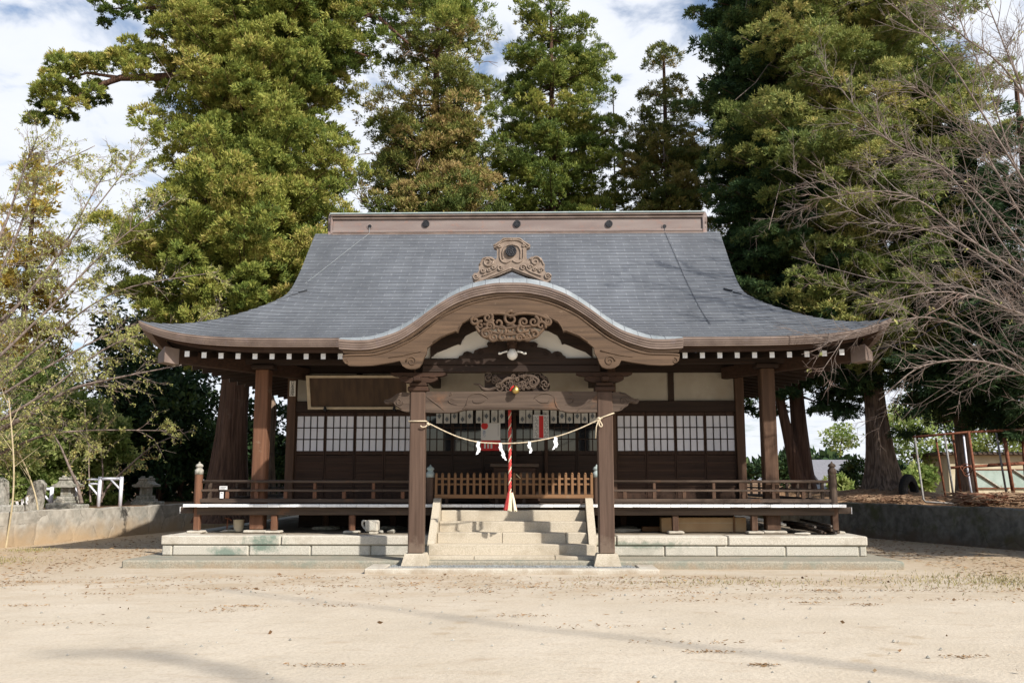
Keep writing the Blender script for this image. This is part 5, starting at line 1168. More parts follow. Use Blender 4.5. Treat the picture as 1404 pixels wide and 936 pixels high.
def puffs(C, Rr, n, rng, tint0, tspread=.10, L=.22, Wd=.035, flat=.75, up=.35, lo=-.2, out=.72, jit=.5, droop=0, sub=30, sr=.19):
    """every puff (centre, radius) carries small tufts over its surface, every tuft a fan of sprigs"""
    k = len(C); S = nrm(rng.normal(size=(k, sub, 3))); S[...,2] = np.where(S[...,2] < lo, -S[...,2], S[...,2])
    srad = out+(1-out)*rng.random((k, sub)); st = rng.normal(size=(k, sub))*.10
    w = rng.integers(0, sub, size=(k, n)); r = np.arange(k)[:,None]
    d = S[r, w]; off = d*srad[r, w][...,None] + rng.normal(size=(k, n, 3))*sr*.5
    off = off*Rr[:,None,None]; off[...,2] *= flat
    ax = nrm(d*.8 + np.array([0,0,up-droop]) + rng.normal(size=(k,n,3))*jit)
    tt = tint0[:,None] + st[r, w] + rng.normal(size=(k,n))*tspread
    ln = L*(.6+.8*rng.random((k,n))); wd = Wd*(.6+.8*rng.random((k,n)))
    return (C[:,None,:]+off).reshape(-1,3), ax.reshape(-1,3), ln.ravel(), wd.ravel(), tt.ravel()
def trunk_tube(m, pts, r0, r1, n=14, flare=0, flute=0, seed=0):
    pts = [Vector(p) for p in pts]; rs = random.Random(seed); ph = rs.uniform(0, 6); rows = []
    for i, p in enumerate(pts):
        t = i/(len(pts)-1); r = r0+(r1-r0)*t + flare*math.exp(-t*len(pts)*.55)
        rows.append([(p.x+(r*(1+flute*math.sin(5*a+ph+t*2)+flute*.6*math.sin(11*a+ph*2)))*math.cos(a), p.y+(r*(1+flute*math.sin(5*a+ph+t*2)+flute*.6*math.sin(11*a+ph*2)))*math.sin(a), p.z) for a in np.linspace(0, 2*math.pi, n+1)])
    m.grid(rows)
def conifer(name, label, base, H, tr, prof, nbr, mt, seed, bark='bark', pr=.55, n=150, L=.22, Wd=.04, lean=(0,0), tint=(.25,.65), sag=-.12, lift=.25, cat='tree', group=None, gap=.1, flat=.75, zmin=None, pstep=.6, inner=.3, up=.35, droop=0, flute=.06, flare=.25, extra=None, jit=.5, zdens=None, taper=.25):
    rng = np.random.default_rng(seed); rs = random.Random(seed); base = Vector(base)
    e = empty(name, base, label, cat, group)
    axis = lambda z: Vector((base.x+lean[0]*z/H, base.y+lean[1]*z/H, base.z+z))
    m = MB(); trunk_tube(m, [axis(z) for z in np.concatenate([np.linspace(-.15, 2.5, 8), np.linspace(3.2, H*.985, 14)])], tr, tr*taper if H < 14 else min(.05, tr*.25), 22, flare*tr*2, flute, seed)
    m.build('trunk', M[bark], e, smooth=True, recalc=True)
    pz = [p[0] for p in prof]; pq = [p[1] for p in prof]; C = []; RR = []; TT = []; bm = MB()
    zs = []
    while len(zs) < nbr:
        z = rs.uniform(pz[0], pz[-1])
        if rs.random() < (np.interp(z, pz, pq)/max(pq))*.85+.15: zs.append(z)
    for i, z in enumerate(sorted(zs)):
        if rs.random() < gap: continue
        rr = float(np.interp(z, pz, pq))*rs.uniform(.62, 1.12); az = i*2.39996+rs.uniform(-.5,.5)
        o = axis(z); d = Vector((math.cos(az), math.sin(az), 0)); tb = rs.uniform(*tint)
        k = max(1, int(rr*(1-inner)/pstep+.5)); P = lambda t: o + d*(rr*t) + Vector((0,0,rr*(sag*4*t*(1-t)*1.0 + lift*t*t - .06*t)))
        side = Vector((-d.y, d.x, 0))
        if rr > .8: bm.tube([P(t) for t in (0,.25,.5,.75,.95)], [.018+.028*rr/4+.01, .016+.02*rr/4, .015, .012, .006], 5, False)
        for j in range(k):
            t = inner+(1-inner)*(j+rs.uniform(.2,.9))/k; wgt = 1-.35*t
            for q in range(1 if t > .8 or rr < 1.5 else 2):
                c = P(t) + side*rs.uniform(-1,1)*rr*.20*(1.1-t*.5) + Vector((0,0,rs.uniform(-.2,.2)))
                C.append(c); RR.append(pr*rs.uniform(.65,1.2)*wgt**.5); TT.append(tb+rs.uniform(-.13,.13))
    if extra:
        for c, r_, t_ in extra(rs): C.append(Vector(c)); RR.append(r_); TT.append(t_)
    C = np.array([list(c) for c in C]); RR = np.array(RR); TT = np.array(TT)
    far = C[:,1] > base.y + .3*max(pq); parts_ = [puffs(C[k_], RR[k_], n_, rng, TT[k_], L=L*f_, Wd=Wd*f_, flat=flat, up=up, droop=droop, jit=jit) for k_, n_, f_ in ((~far, n, 1), (far, max(40, int(n*.3)), 1.6))]
    b_ = [np.concatenate(q) for q in zip(*parts_)]
    if bm.f: bm.build('limbs', M[bark], e, smooth=True, recalc=False)
    dm = MB(); zz = pz[0]+(min(pz[-1], 17)-pz[0])*.2
    for _ in range(16 if max(pq) > 2 else 5):       # dead, bare boughs that stand out of the crown
        z = rs.uniform(pz[0]-.8, min(pz[-1], 17)); rr = float(np.interp(z, pz, pq))*rs.uniform(.8, 1.15); a = rs.uniform(0, 6.28); d = Vector((math.cos(a), math.sin(a), 0)); o = axis(z); k_ = rs.uniform(-.25, .1)
        ps = [o+d*rr*t+Vector((rs.gauss(0,.05), 0, rr*(k_*t+.28*t*t*rs.uniform(-1,.6)))) for t in np.linspace(.1, 1, 7)]; dm.tube(ps, [.03-.0035*q for q in range(7)], 5, False)
        for q in (3, 4, 5):
            dm.tube([ps[q], ps[q]+Vector((rs.uniform(-.4,.4), rs.uniform(-.3,.3), rs.uniform(-.5,.2)))], [.011,.004], 4, False)
    dm.build('dead_wood', M['twigwood'], e, smooth=True, recalc=False)
    leaves('crown', *b_, M[mt], e, rng); return e
def atz(px, py, Y): return U(px, py, Y)
def XB(px, Y): return U(px, 656, Y).x
NF = 1.0                                          # foliage density
# 1 the giant cedar beside the hall
Y1 = 7.0; x1 = XB(311, Y1)
def limb_extra(rs):
    out = []
    # long level limb reaching left, and its foliage shelves
    pts = [(205,75),(175,70),(150,95),(120,100),(95,105),(70,110),(60,135),(50,160),(90,130),(130,120),(160,75),(190,95),(215,55),(110,80),(80,85),(55,125),(75,150),(105,140),(130,85),(180,110),(235,90),(225,115)]
    for px, py in pts:
        for _ in range(2): 
            c = U(px+rs.uniform(-9,9), py+rs.uniform(-8,8), Y1-1.2+rs.uniform(-.9,.9)); out.append((c, rs.uniform(.25,.42), rs.uniform(.5,.9)))
    for px, py in ((140,140),(120,145),(95,158),(75,165),(60,150),(130,5),(150,20),(165,10),(180,25),(200,18),(215,30),(190,5),(145,35)):
        c = U(px+rs.uniform(-5,5), py+rs.uniform(-4,4), Y1-.4+rs.uniform(-.5,.5)); out.append((c, rs.uniform(.18,.32), rs.uniform(.05,.35)))
    for px, py in ((430,10),(470,20),(510,15),(550,10),(590,5),(620,8),(440,45),(480,60),(400,25),(380,60),(540,40),(600,25),(640,15),(460,90),(430,110)):
        for _ in range(3):
            c = U(px+rs.uniform(-18,18), py+rs.uniform(-14,14), Y1+rs.uniform(-1.2,1.2)); out.append((c, rs.uniform(.35,.6), rs.uniform(.15,.7)))
    return out
big = conifer('cedar_tree', 'giant cedar with yellow green puffs and a ribbed trunk, left of the hall', (x1, Y1, TL-.3), 21, .66,
    [(4.7,2.9),(6.0,4.0),(8,4.3),(10,3.9),(12,3.4),(13.5,3.0),(15,3.6),(17,4.2),(20,2.0)], 330, 'cedar', 11, pr=.66, n=int(900*NF), L=.115, Wd=.0165, lean=(.75,0), tint=(.45,.85), sag=-.10, lift=.18, extra=limb_extra, pstep=.82, inner=.25, flare=.22, flute=.05)
m = MB()
m.tube([U(330,95,Y1), U(275,103,Y1-.6), U(215,106,Y1-1), U(165,107,Y1-1.2), U(135,118,Y1-1.2), U(110,130,Y1-1.2), U(92,150,Y1-1.2)], [.17,.15,.12,.10,.075,.05,.03], 9)
m.tube([U(165,107,Y1-1.2), U(120,100,Y1-1.3), U(80,112,Y1-1.3)], [.06,.04,.02], 7); m.tube([U(350,40,Y1), U(300,20,Y1-.3), U(230,10,Y1-.5), U(150,12,Y1-.5)], [.12,.09,.06,.02], 8)
m.tube([U(365,20,Y1), U(430,45,Y1-.2), U(470,65,Y1-.4), U(505,78,Y1-.5)], [.14,.10,.06,.03], 8); m.tube([U(360,5,Y1), U(440,5,Y1-.2), U(520,25,Y1-.5), U(560,60,Y1-.6)], [.14,.11,.07,.03], 8)
m.build('great_limb', M['bark'], big, smooth=True)
# second to fifth cedars behind the ridge
Y2 = 12; conifer('cedar_tree', 'tall browning cedar behind the left half of the roof ridge', (XB(585,Y2), Y2, TR-.2), 21, .42, [(5,3.3),(8,3.4),(11,3.0),(14,2.75),(17,2.4),(20,1.4)], 215, 'cedar_b', 22, pr=.70, n=int(620*NF), L=.125, Wd=.018, tint=(.3,1.0), lean=(.2,0), gap=.2, sag=-.06, lift=.05, pstep=.85)
m = None
Y3 = 15; conifer('cedar_tree', 'tall narrow cedar with sunlit tufts behind the middle of the roof ridge', (XB(760,Y3), Y3, TR-.2), 20.8, .38, [(5,2.6),(8,3.3),(11,3.4),(13,3.2),(16,2.7),(18.5,2.0),(20.8,.6)], 215, 'cedar', 33, pr=.62, n=int(620*NF), L=.125, Wd=.018, tint=(.3,.75), gap=.26, sag=-.02, lift=.22, pstep=.7)
Y4 = 17; conifer('cedar_tree', 'thin half bare cedar with a dead pointed top right of the narrow cedar', (XB(850,Y4), Y4, TR-.2), 17.6, .09, [(5,1.7),(8,1.7),(10,1.4),(12,1.1),(14,.8),(16.4,.3)], 95, 'cedar_d', 44, bark='bark_c', pr=.42, n=int(380*NF), L=.125, Wd=.017, tint=(.15,.7), gap=.25, sag=-.02, lift=.1, pstep=.7, taper=.1, flute=.02)
Y5 = 15.5; conifer('cedar_tree', 'slender dark cedar with a pointed top behind the right half of the roof ridge', (XB(925,Y5), Y5, TR-.2), 18.6, .34, [(5,3.2),(8,3.2),(10.5,2.7),(13,2.0),(15.5,1.3),(17.8,.75),(18.8,.2)], 180, 'cedar_d', 55, pr=.60, n=int(600*NF), L=.125, Wd=.0175, tint=(.35,.95), gap=.16, sag=-.03, lift=.14, pstep=.65)
def hang(spots, r, t):
    def f(rs):
        out = []
        for px, py, Y, k in spots:
            for _ in range(k): out.append((U(px+rs.uniform(-16,16), py+rs.uniform(-12,12), Y+rs.uniform(-.7,.7)), rs.uniform(*r), rs.uniform(*t)))
        return out
    return f
H6 = hang([(1050,520,9.5,3),(1080,535,9.8,4),(1110,520,9.8,4),(1150,515,9.5,5),(1175,535,9.3,4),(1200,510,9.0,4),(1130,560,9.8,3),(1165,575,9.6,2),(1040,560,10,2)], (.28,.5), (.1,.6))
H8 = hang([(1250,500,7.6,6),(1280,530,7.8,6),(1300,555,7.9,5),(1265,560,7.8,5),(1330,545,7.6,6),(1250,590,8.2,2),(1310,520,7.4,5),(1345,575,7.8,3),(1290,500,7.4,5),(1230,530,8.2,4)], (.28,.5), (.05,.55))
H9 = hang([(1380,540,6.2,5),(1395,565,6.2,5),(1365,520,6.2,5),(1400,590,6.2,3),(1385,500,6.2,5)], (.28,.5), (.05,.55))
# big dark cypress and its double trunk on the right
Y6 = 10.5; conifer('cypress_tree', 'dense dark green cypress with two trunks behind the right roof slope', (XB(1103,Y6), Y6, TR), 22, .34, [(3.2,2.6),(5,3.1),(8,3.0),(11,2.9),(14,2.8),(17,2.7),(21,1.8)], 300, 'cypress', 66, pr=.52, n=int(560*NF), L=.14, Wd=.019, tint=(.25,.8), lean=(-.9,0), sag=-.10, lift=-.02, up=.0, droop=.35, flat=.6, gap=.06, pstep=.62, flute=.07, extra=H6)
m = MB(); trunk_tube(m, [U(x, y, Y6-.3) for x, y in ((1100,676),(1092,650),(1086,620),(1079,590),(1072,560),(1064,520))], .20, .14, 12, .1, .06, 3)
tw = m.build('second_trunk', M['bark'], bpy.data.objects['cypress_tree'], smooth=True)
# yellowing cedar with the big flared trunk
Y7 = 9.6; b7 = U(1212,668,Y7); conifer('cedar_tree', 'broad yellowing cedar with a wide flared grey trunk on the right terrace', (b7.x, Y7, b7.z-.15), 22, .46, [(4.0,2.4),(6,4.2),(9,4.6),(12,4.8),(15,4.6),(18,4.0),(21,2.6)], 380, 'yellow', 77, bark='bark_g', pr=.62, n=int(560*NF), L=.13, Wd=.0165, tint=(.35,.75), lean=(-.9,0), sag=-.10, lift=.06, up=.1, droop=.15, flat=.65, gap=.08, pstep=.7, flare=.40, flute=.10)
Y8 = 8.3; b8 = U(1325,686,Y8); conifer('cypress_tree', 'dark drooping cypress with a slim trunk behind the rusty rack', (b8.x, Y8, b8.z-.1), 15, .25, [(2.6,1.6),(4,2.3),(6,2.3),(9,2.2),(12,1.6),(14.5,.5)], 150, 'cypress', 88, bark='bark_g', pr=.48, n=int(380*NF), L=.17, Wd=.015, tint=(.1,.6), sag=-.10, lift=-.10, up=-.1, droop=.6, flat=.75, gap=.08, pstep=.6, flute=.06, extra=H8)
Y9 = 6.4; conifer('cypress_tree', 'dark drooping cypress at the right edge of the photo above the shed', (XB(1440,Y9), Y9, TR-.1), 13, .24, [(2.3,1.4),(3.5,2.2),(6,2.4),(9,2.2),(12,1.2)], 120, 'cypress', 99, pr=.48, n=int(340*NF), L=.17, Wd=.015, tint=(.1,.6), sag=-.10, lift=-.10, up=-.1, droop=.6, gap=.1, pstep=.6, extra=H9)
# evergreen off the right edge that shades the right of the yard
conifer('cypress_tree', 'dense dark cypress standing right of the yard beyond the photo edge', (16.2, -3.6, TR-.1), 12, .3, [(1.6,2.0),(4,2.6),(8,2.2),(11.5,.6)], 110, 'cypress', 101, pr=.6, n=int(60*NF), L=.34, Wd=.07, tint=(.1,.6), sag=-.10, lift=-.05, up=0, droop=.4, gap=.05, pstep=.7)
# dead grey trunk left of the hall
m = MB(); trunk_tube(m, catmull([U(x, y, 8.6) for x, y in ((371,700),(371,660),(370,620),(372,590),(374,565),(371,545),(369,538))], 3), .15, .11, 12, .02, .10, 4)
tag(m.build('dead_trunk', M['bark_g'], smooth=True), 'dead bare grey trunk between the giant cedar and the hall corner', 'dead tree')
# golden conifer at the left edge
conifer('larch_tree', 'golden yellow conifer at the left edge of the photo', (XB(15,13), 13, TL), 13.5, .2, [(4,1.8),(7,1.7),(10,1.3),(12.5,.7),(13.3,.2)], 110, 'gold_leaf', 111, pr=.42, n=int(95*NF), L=.20, Wd=.032, tint=(.1,.9), gap=.15, pstep=.6)
# ---- broadleaf masses
def bush(name, label, spots, mt, seed, n=110, L=.16, Wd=.045, tint=(.2,.7), cat='bush', trunk=None, group=None, kind=None, flat=.9, up=.2, droop=0):
    rng = np.random.default_rng(seed); rs = random.Random(seed); c0 = spots[0][0]
    zlow = min(s[0][2]-s[1] for s in spots); e = empty(name, (c0[0], c0[1], max(zlow, GZ)), label, cat, group)
    C, RR, TT = [], [], []
    for c, r, sub in spots:
        for _ in range(sub):
            d = Vector((rs.gauss(0,1), rs.gauss(0,1), rs.gauss(0,1))).normalized()*r*rs.uniform(.3,1)
            C.append([c[0]+d.x, c[1]+d.y, c[2]+d.z*flat]); RR.append(r*rs.uniform(.22,.42)); TT.append(rs.uniform(*tint))
    leaves('foliage', *puffs(np.array(C), np.array(RR), n, rng, np.array(TT), L=L, Wd=Wd, up=up, jit=.8, out=.3, lo=-1, droop=droop), M[mt], e, rng)
    m = MB(); rs = random.Random(seed+1); z0 = max(zlow, GZ)
    for c, r, sub in spots:
        b = Vector((c[0]+rs.uniform(-.3,.3)*r, c[1]+rs.uniform(-.3,.3), z0)); m.tube([b, b.lerp(Vector(c), .6)+Vector((rs.uniform(-.15,.15),0,0)), Vector(c)], [.05,.04,.02] if trunk is None else [trunk,trunk*.8,trunk*.4], 7)
    m.build('stems', M['bark'], e, smooth=True, recalc=False); return e
# dark thicket behind the left yard: separate evergreens
for i, (px, py, D, r, lb) in enumerate(((165,560,15,1.9,'dark evergreen tree behind the white pipe barriers'), (215,560,14.5,1.9,'dark evergreen tree right of the pipe barriers, beside the far stone shrine'), (262,570,15.5,2.0,'dark evergreen tree close left of the giant cedar trunk'), (235,470,17,2.3,'tall dark evergreen rising behind the left roof corner'), (180,470,18,2.0,'dark evergreen behind the yellow leaved cherry, level with the roof corner'), (330,600,17,1.9,'dark evergreen behind the giant cedar trunk'), (395,600,18,1.9,'evergreen seen in the gap beside the dead grey trunk'))):
    p = U(px, py, D); sp = [(p, r, 34), (p+Vector((.4,.3,-1.6)), r*.9, 28), (p+Vector((-.5,.2,-2.6)), r*.75, 20)]
    bush('evergreen_tree', lb, sp, 'thicket', 200+i, n=80, L=.22, Wd=.06, tint=(.1,.8), cat='tree', trunk=.10)
for i, (px, py, D, r, lb) in enumerate(((20,628,7.6,.85,'low bright green bush between the standing stones'), (72,630,8.6,.85,'feathery light green bush left of the nearer stone shrine roof'), (122,622,9.6,.7,'light green bush behind the straight saplings'), (100,560,8.8,.8,'pale green leafy bough above the nearer stone shrine'), (30,590,9.0,1.15,'bright green bush behind the standing stones at the left edge'), (95,600,9.6,1.2,'bright green feathery bush behind the nearer stone shrine'), (145,590,10.2,.95,'bright green bush behind the tall white pipe barrier'), (60,520,11,1.4,'light green tree crown above the bright bushes on the left'))):
    p = U(px, py, D); bush('green_bush', lb, [(p, r, 46), (p+Vector((.3,0,-.8)), r*.8, 26)], 'bushg', 230+i, n=85, L=.17, Wd=.035, tint=(.15,.9))
for i, (px, py, D, r, lb) in enumerate(((35,686,7.6,.34,'low leafy shrub between the standing stone and the left edge'), (125,688,9.8,.42,'low dark shrub under the tall white pipe barrier'), (155,688,9.9,.36,'low shrub right of the pipe barrier post'), (57,684,7.2,.25,'small leafy plant beside the standing stone'))):
    p = U(px, py, D); bush('low_shrub', lb, [(p, r, 20)], 'bushg', 250+i, n=55, L=.12, Wd=.035, tint=(.1,.7))
# right side background
for i, (px, py, D, r, mt, lb) in enumerate(((1168,648,22,.8,'thicket','round dark green shrub left of the big flared trunk'), (1255,600,19,1.7,'bushg','leafy shrub with light leaves between the big trunk and the rusty rack'), (1262,655,15,.7,'bushg','low trailing leafy shrub beside the half buried tyre'), (1350,590,24,2.2,'bushg','light leaved tree behind the shed'), (1290,560,25,1.8,'thicket','dark tree behind the rusty rack'), (1400,580,23,1.8,'bushg','light leaved tree behind the right end of the shed'), (1155,600,27,1.0,'bushg','thin leafy sapling between the two right trunks'), (1070,640,24,1.2,'thicket','dark shrub seen through the right deck railing'), (1150,665,16,.5,'bushg','pale green groundcover clump left of the big flared trunk'))):
    p = U(px, py, D); bush('shrub' if r < 1.5 else 'leafy_tree', lb, [(p, r, int(20+14*r))], mt, 260+i, n=62 if px != 1155 else 30, L=.17, Wd=.05, tint=(.1,.95), cat='bush' if r < 1.5 else 'tree')
p = U(1268,378,8.8); bush('russet_bough', 'russet dead bough of leaves hanging among the bare cherry twigs', [(p, .75, 26)], 'redleaf', 290, n=45, L=.14, Wd=.03, tint=(0,1), cat='bough', trunk=.03)
# distant tree line beyond the terraces
rng = np.random.default_rng(9); C = []; RR = []; TT = []; 
for _ in range(900):
    x = rng.uniform(-120, 120); y = rng.uniform(85, 100); h = 3.2+1.8*math.sin(x*.11)+1.2*math.sin(x*.37+1)+rng.uniform(-1,1); C.append([x, y, 1+h*rng.uniform(.1,1)]); RR.append(rng.uniform(.9,1.6)); TT.append(rng.uniform(.1,.9))
ft = empty('far_woodland', (0, 90, TR), 'x', 'x'); del ft['label'], ft['category']
lw = leaves('far_woodland', *puffs(np.array(C), np.array(RR), 40, rng, np.array(TT), L=.9, Wd=.28, out=.4), M['thicket'], ft, rng)
lw.parent = None; lw.location = PIV[ft.name]; bpy.data.objects.remove(ft); tag(lw, 'distant dark woodland beyond the shrine grounds', 'woodland', kind='stuff')

# ------------------------------------------------------------------ cherry trees
def branchy(limbs, seed, d2=(.5,1.7), d3=(.2,.8), dens=7, dens3=4, r2=.011, r3=.006, fw=.7, ydepth=.35, gravity=.0):
    rs = random.Random(seed); segs = []; tips = []
    def grow(p, d, l, r, lev):
        n = 5; pts = [p.copy()]; dd = d.normalized()
        for i in range(n):
            dd = (dd + Vector((rs.gauss(0,.10), rs.gauss(0,.10), rs.gauss(0,.10)+gravity))).normalized(); pts.append(pts[-1]+dd*l/n)
        segs.append((pts, [r*(1-.75*i/n) for i in range(n+1)], lev)); tips.append((pts, lev))
        if lev < 3:
            for _ in range(dens3 if lev == 2 else dens3+1):
                t = rs.uniform(.15, .95); k = min(int(t*n), n-1); q = pts[k].lerp(pts[k+1], t*n-k); ax = (pts[k+1]-pts[k]).normalized()
                s = Vector((rs.gauss(0,1), rs.gauss(0,1)*.6, rs.gauss(0,1))); s -= ax*s.dot(ax); s.normalize()
                grow(q, ax*fw+s*rs.uniform(.35,.75), l*rs.uniform(.25,.55), max(r*.5, r3*.7), lev+1)
    for pts, r0, r1 in limbs:
        pp = [Vector(p) for p in catmull(pts, 6)]; n = len(pp)-1
        segs.append((pp, [r0+(r1-r0)*(i/n)**.7 for i in range(n+1)], 0)); tips.append((pp, 0)); Ltot = sum((pp[i+1]-pp[i]).length for i in range(n))
        for _ in range(int(Ltot*dens)):
            t = rs.uniform(.12, 1); k = min(int(t*n), n-1); q = pp[k].lerp(pp[k+1], t*n-k); ax = (pp[k+1]-pp[k]).normalized()
            s = Vector((rs.gauss(0,1), rs.gauss(0,1)*.7, rs.gauss(0,1))); s -= ax*s.dot(ax); s.normalize()
            grow(q, ax*fw+s*rs.uniform(.4,.9), rs.uniform(*d2)*(1.15-.5*t), r2*rs.uniform(.7,1.3), 2 if rs.random() < .75 else 1)
    return segs, tips
def cherry(name, label, trunk, limbs, seed, leafn=0, **k):
    e = empty(name, trunk[0], label, 'tree'); e_m = MB()
    segs, tips = branchy(limbs, seed, **k)
    e_m.tube(catmull(trunk, 5), np.linspace(.26, .15, (len(trunk)-1)*5+1).tolist(), 12)
    for pts, rr, lev in segs:
        if lev == 0: e_m.tube(pts, rr, 8)
    e_m.build('trunk', M['bark_c'], e, smooth=True, recalc=False)
    m = MB()
    for pts, rr, lev in segs:
        if lev > 0: m.tube(pts, rr, 4 if lev > 1 else 5, False)
    m.build('twigs', M['twigwood'], e, smooth=True, recalc=False)
    if leafn:
        rng = np.random.default_rng(seed); B = []; rs = random.Random(seed)
        cand = [pts for pts, lev in tips if lev >= 2]; 
        for _ in range(leafn):
            if _ % 4 == 0: pts = rs.choice(cand); t = rs.uniform(.1, 1)*(len(pts)-1); i = min(int(t), len(pts)-2); q0 = pts[i].lerp(pts[i+1], t-i)
            B.append([q0.x+rs.gauss(0,.025), q0.y+rs.gauss(0,.025), q0.z+rs.gauss(0,.02)])
        B = np.array(B); n = len(B); ax = nrm(rng.normal(size=(n,3))*.7+np.array([0,0,-.6])); cl = np.repeat(rng.random((n+9)//10), 10)[:n]
        leaves('leaves', B, ax, .070*(.6+.8*rng.random(n)), .017*(.7+.6*rng.random(n)), .15+.7*rng.random(n)*.8+.15*cl, M['cherryleaf'], e, rng, kite=.5)
    return e
def LB(pts, Y0, Y1): 
    n = len(pts)-1; return [tuple(U(x, y, Y0+(Y1-Y0)*i/n)) for i, (x, y) in enumerate(pts)]
tr = Vector((13.6,-3.4,TR-.05)); fork = tr+Vector((-.2,.1,2.2))
RB = [([(1500,470),(1310,330),(1190,300),(1085,235)],-2.2,-.2), ([(1500,450),(1330,255),(1215,190),(1130,95)],-3,-2), ([(1500,400),(1380,210),(1290,70),(1190,-20)],-4,-4), ([(1500,510),(1340,400),(1210,385),(1085,352)],-1.5,.5),
      ([(1500,540),(1310,445),(1230,440),(1128,472)],-3.4,-3.2), ([(1500,300),(1390,110),(1310,40),(1250,-40)],-3,-3.5), ([(1500,560),(1370,500),(1270,500),(1205,548)],-3.8,-4.2), ([(1500,500),(1400,370),(1290,230),(1155,165)],-2.6,-1), ([(1500,440),(1340,335),(1235,265),(1100,275)],-4.4,-3.5), ([(1500,360),(1404,250),(1355,120),(1300,-10)],-2,-2), ([(1500,470),(1400,430),(1300,400),(1180,420)],-4.2,-4.5), ([(1500,420),(1404,300),(1330,180),(1240,110)],-3.6,-3.8), ([(1500,380),(1420,170),(1380,70),(1340,-30)],-4.5,-5)]
limbs = []
for pts, a, b in RB:
    p = LB(pts, a, b); limbs.append(([tuple(fork), tuple(fork.lerp(Vector(p[0]), .55)+Vector((0,0,.15)))]+p, .048, .007))
cherry('cherry_tree', 'bare grey cherry tree reaching in from the right edge with a fan of thin twigs', [tr, tr+Vector((.05,0,1)), fork], limbs, 7, leafn=260, dens=6.0, dens3=5, d2=(.5,1.9), r2=.0085, r3=.005)
tr = Vector((-14.9, 3.4, TL-.05)); fork = tr+Vector((.3,-.2,1.3))
LBR = [([(-40,610),(40,568),(95,535),(150,520),(250,500)],3,2), ([(-40,560),(60,470),(160,400),(300,372)],3,3.4), ([(-40,500),(40,400),(120,300),(205,190)],4,4.5), ([(-30,450),(20,330),(60,240),(130,200)],3,2.8), ([(-40,600),(60,540),(160,470),(290,440)],2.4,2), ([(-40,640),(50,600),(120,590),(230,590)],3.4,4), ([(-40,530),(60,430),(150,340),(240,270)],2,1.6), ([(-30,400),(10,300),(30,240),(50,190)],2.4,2.2), ([(-40,570),(70,500),(170,450),(330,400)],5,6), ([(-40,480),(60,380),(130,260),(160,215)],5.2,5.6)]
limbs = []
for pts, a, b in LBR:
    p = LB(pts, a, b); limbs.append(([tuple(fork), tuple(fork.lerp(Vector(p[0]), .55)+Vector((0,0,.1)))]+p, .15 if len(limbs) == 0 else .085, .010))
cherry('cherry_tree', 'cherry tree with thin yellow green leaves spreading in from the left edge', [tr, tr+Vector((.1,-.1,.6)), fork], limbs, 17, leafn=int(32000*NF), dens=6.5, dens3=5, d2=(.5,1.6), r2=.010)
# saplings on the left terrace
for i, (pp, D, r, lb) in enumerate((([(124,688),(122,650),(121,610),(116,560)],7.4,.03,'thin straight sapling beside the pipe barrier'), ([(139,688),(141,650),(138,610),(134,570)],7.8,.035,'pale straight sapling in front of the tall pipe barrier'), ([(137,688),(150,665),(175,640),(215,608),(262,590)],7.6,.04,'leaning forked sapling with a long branch to the right'), ([(112,690),(106,665),(95,640),(83,612),(70,590)],6.4,.06,'dark leaning stem behind the nearer stone shrine'))):
    e = empty('sapling', U(*pp[0], D), lb, 'sapling'); pts = LB(pp, D, D+.3); segs, tips = branchy([(pts, r, r*.35)], 300+i, d2=(.3,.9), dens=3.5, dens3=3, r2=.008)
    m = MB()
    for q, rr, lev in segs: m.tube(q, rr, 7 if lev == 0 else 4, False)
    m.build('stem', M['bark_c'], e, smooth=True, recalc=False)
    rng = np.random.default_rng(i); rs = random.Random(i); B = []
    for _ in range(260):
        q = rs.choice([t for t, lev in tips if lev]); B.append(list(q[rs.randrange(1, len(q))]))
    B = np.array(B); n = len(B); leaves('leaves', B, nrm(rng.normal(size=(n,3))*.7+np.array([0,0,-.5])), .09*(.6+.8*rng.random(n)), .024*np.ones(n), rng.random(n), M['cherryleaf'], e, rng, kite=.5)
# ------------------------------------------------------------------ fallen leaves, grass and pebbles on the yard
def flat_bits(name, n, zone, seed, mt, L, Wd, tint=(0,1), zoff=.006, kind='stuff'):
    rng = np.random.default_rng(seed); B = np.array([zone(rng) for _ in range(n)]); a = rng.uniform(0, 6.28, n); ax = np.stack([np.cos(a), np.sin(a), rng.uniform(-.05,.25,n)], 1)
    ft = empty('tmp_'+name, (0,-8,GZ), 'x', 'x'); o = leaves(name, np.c_[B, np.full(n, GZ+zoff)], nrm(ax), L*(.5+rng.random(n)), Wd*(.5+rng.random(n)), rng.uniform(*tint, n), mt, ft, rng, bend=.1)
    o.parent = None; o.location = PIV[ft.name]; bpy.data.objects.remove(ft); tag(o, kind=kind); return o
M['deadleaf'] = leafmat('fallen_leaves', [(0,(.13,.07,.035)),(.5,(.25,.15,.075)),(1,(.36,.24,.125))], .1)
M['grassblade'] = leafmat('short_grass', [(0,(.16,.17,.05)),(.5,(.30,.26,.11)),(1,(.40,.32,.17))], .25)
flat_bits('fallen_leaves', 60, lambda r: (r.uniform(-9,11), -4.5-9*r.random()**1.7), 1, M['deadleaf'], .065, .022, zoff=.014)
_dr = random.Random(77); DRIFT = [(_dr.gauss(1,6), -4.7-abs(_dr.gauss(0,2.6)), _dr.uniform(.12,.6), _dr.uniform(.03,.12)) for _ in range(70)] + [(_dr.uniform(-8,9), _dr.uniform(-15,-8), _dr.uniform(.06,.25), _dr.uniform(.02,.06)) for _ in range(26)]
def drift(r):
    c = DRIFT[int(r.integers(len(DRIFT)))]; return (c[0]+r.normal()*c[2], c[1]+r.normal()*c[3])
flat_bits('needle_drifts', 5200, drift, 12, M['deadleaf'], .045, .005, tint=(.35,1), zoff=.012)
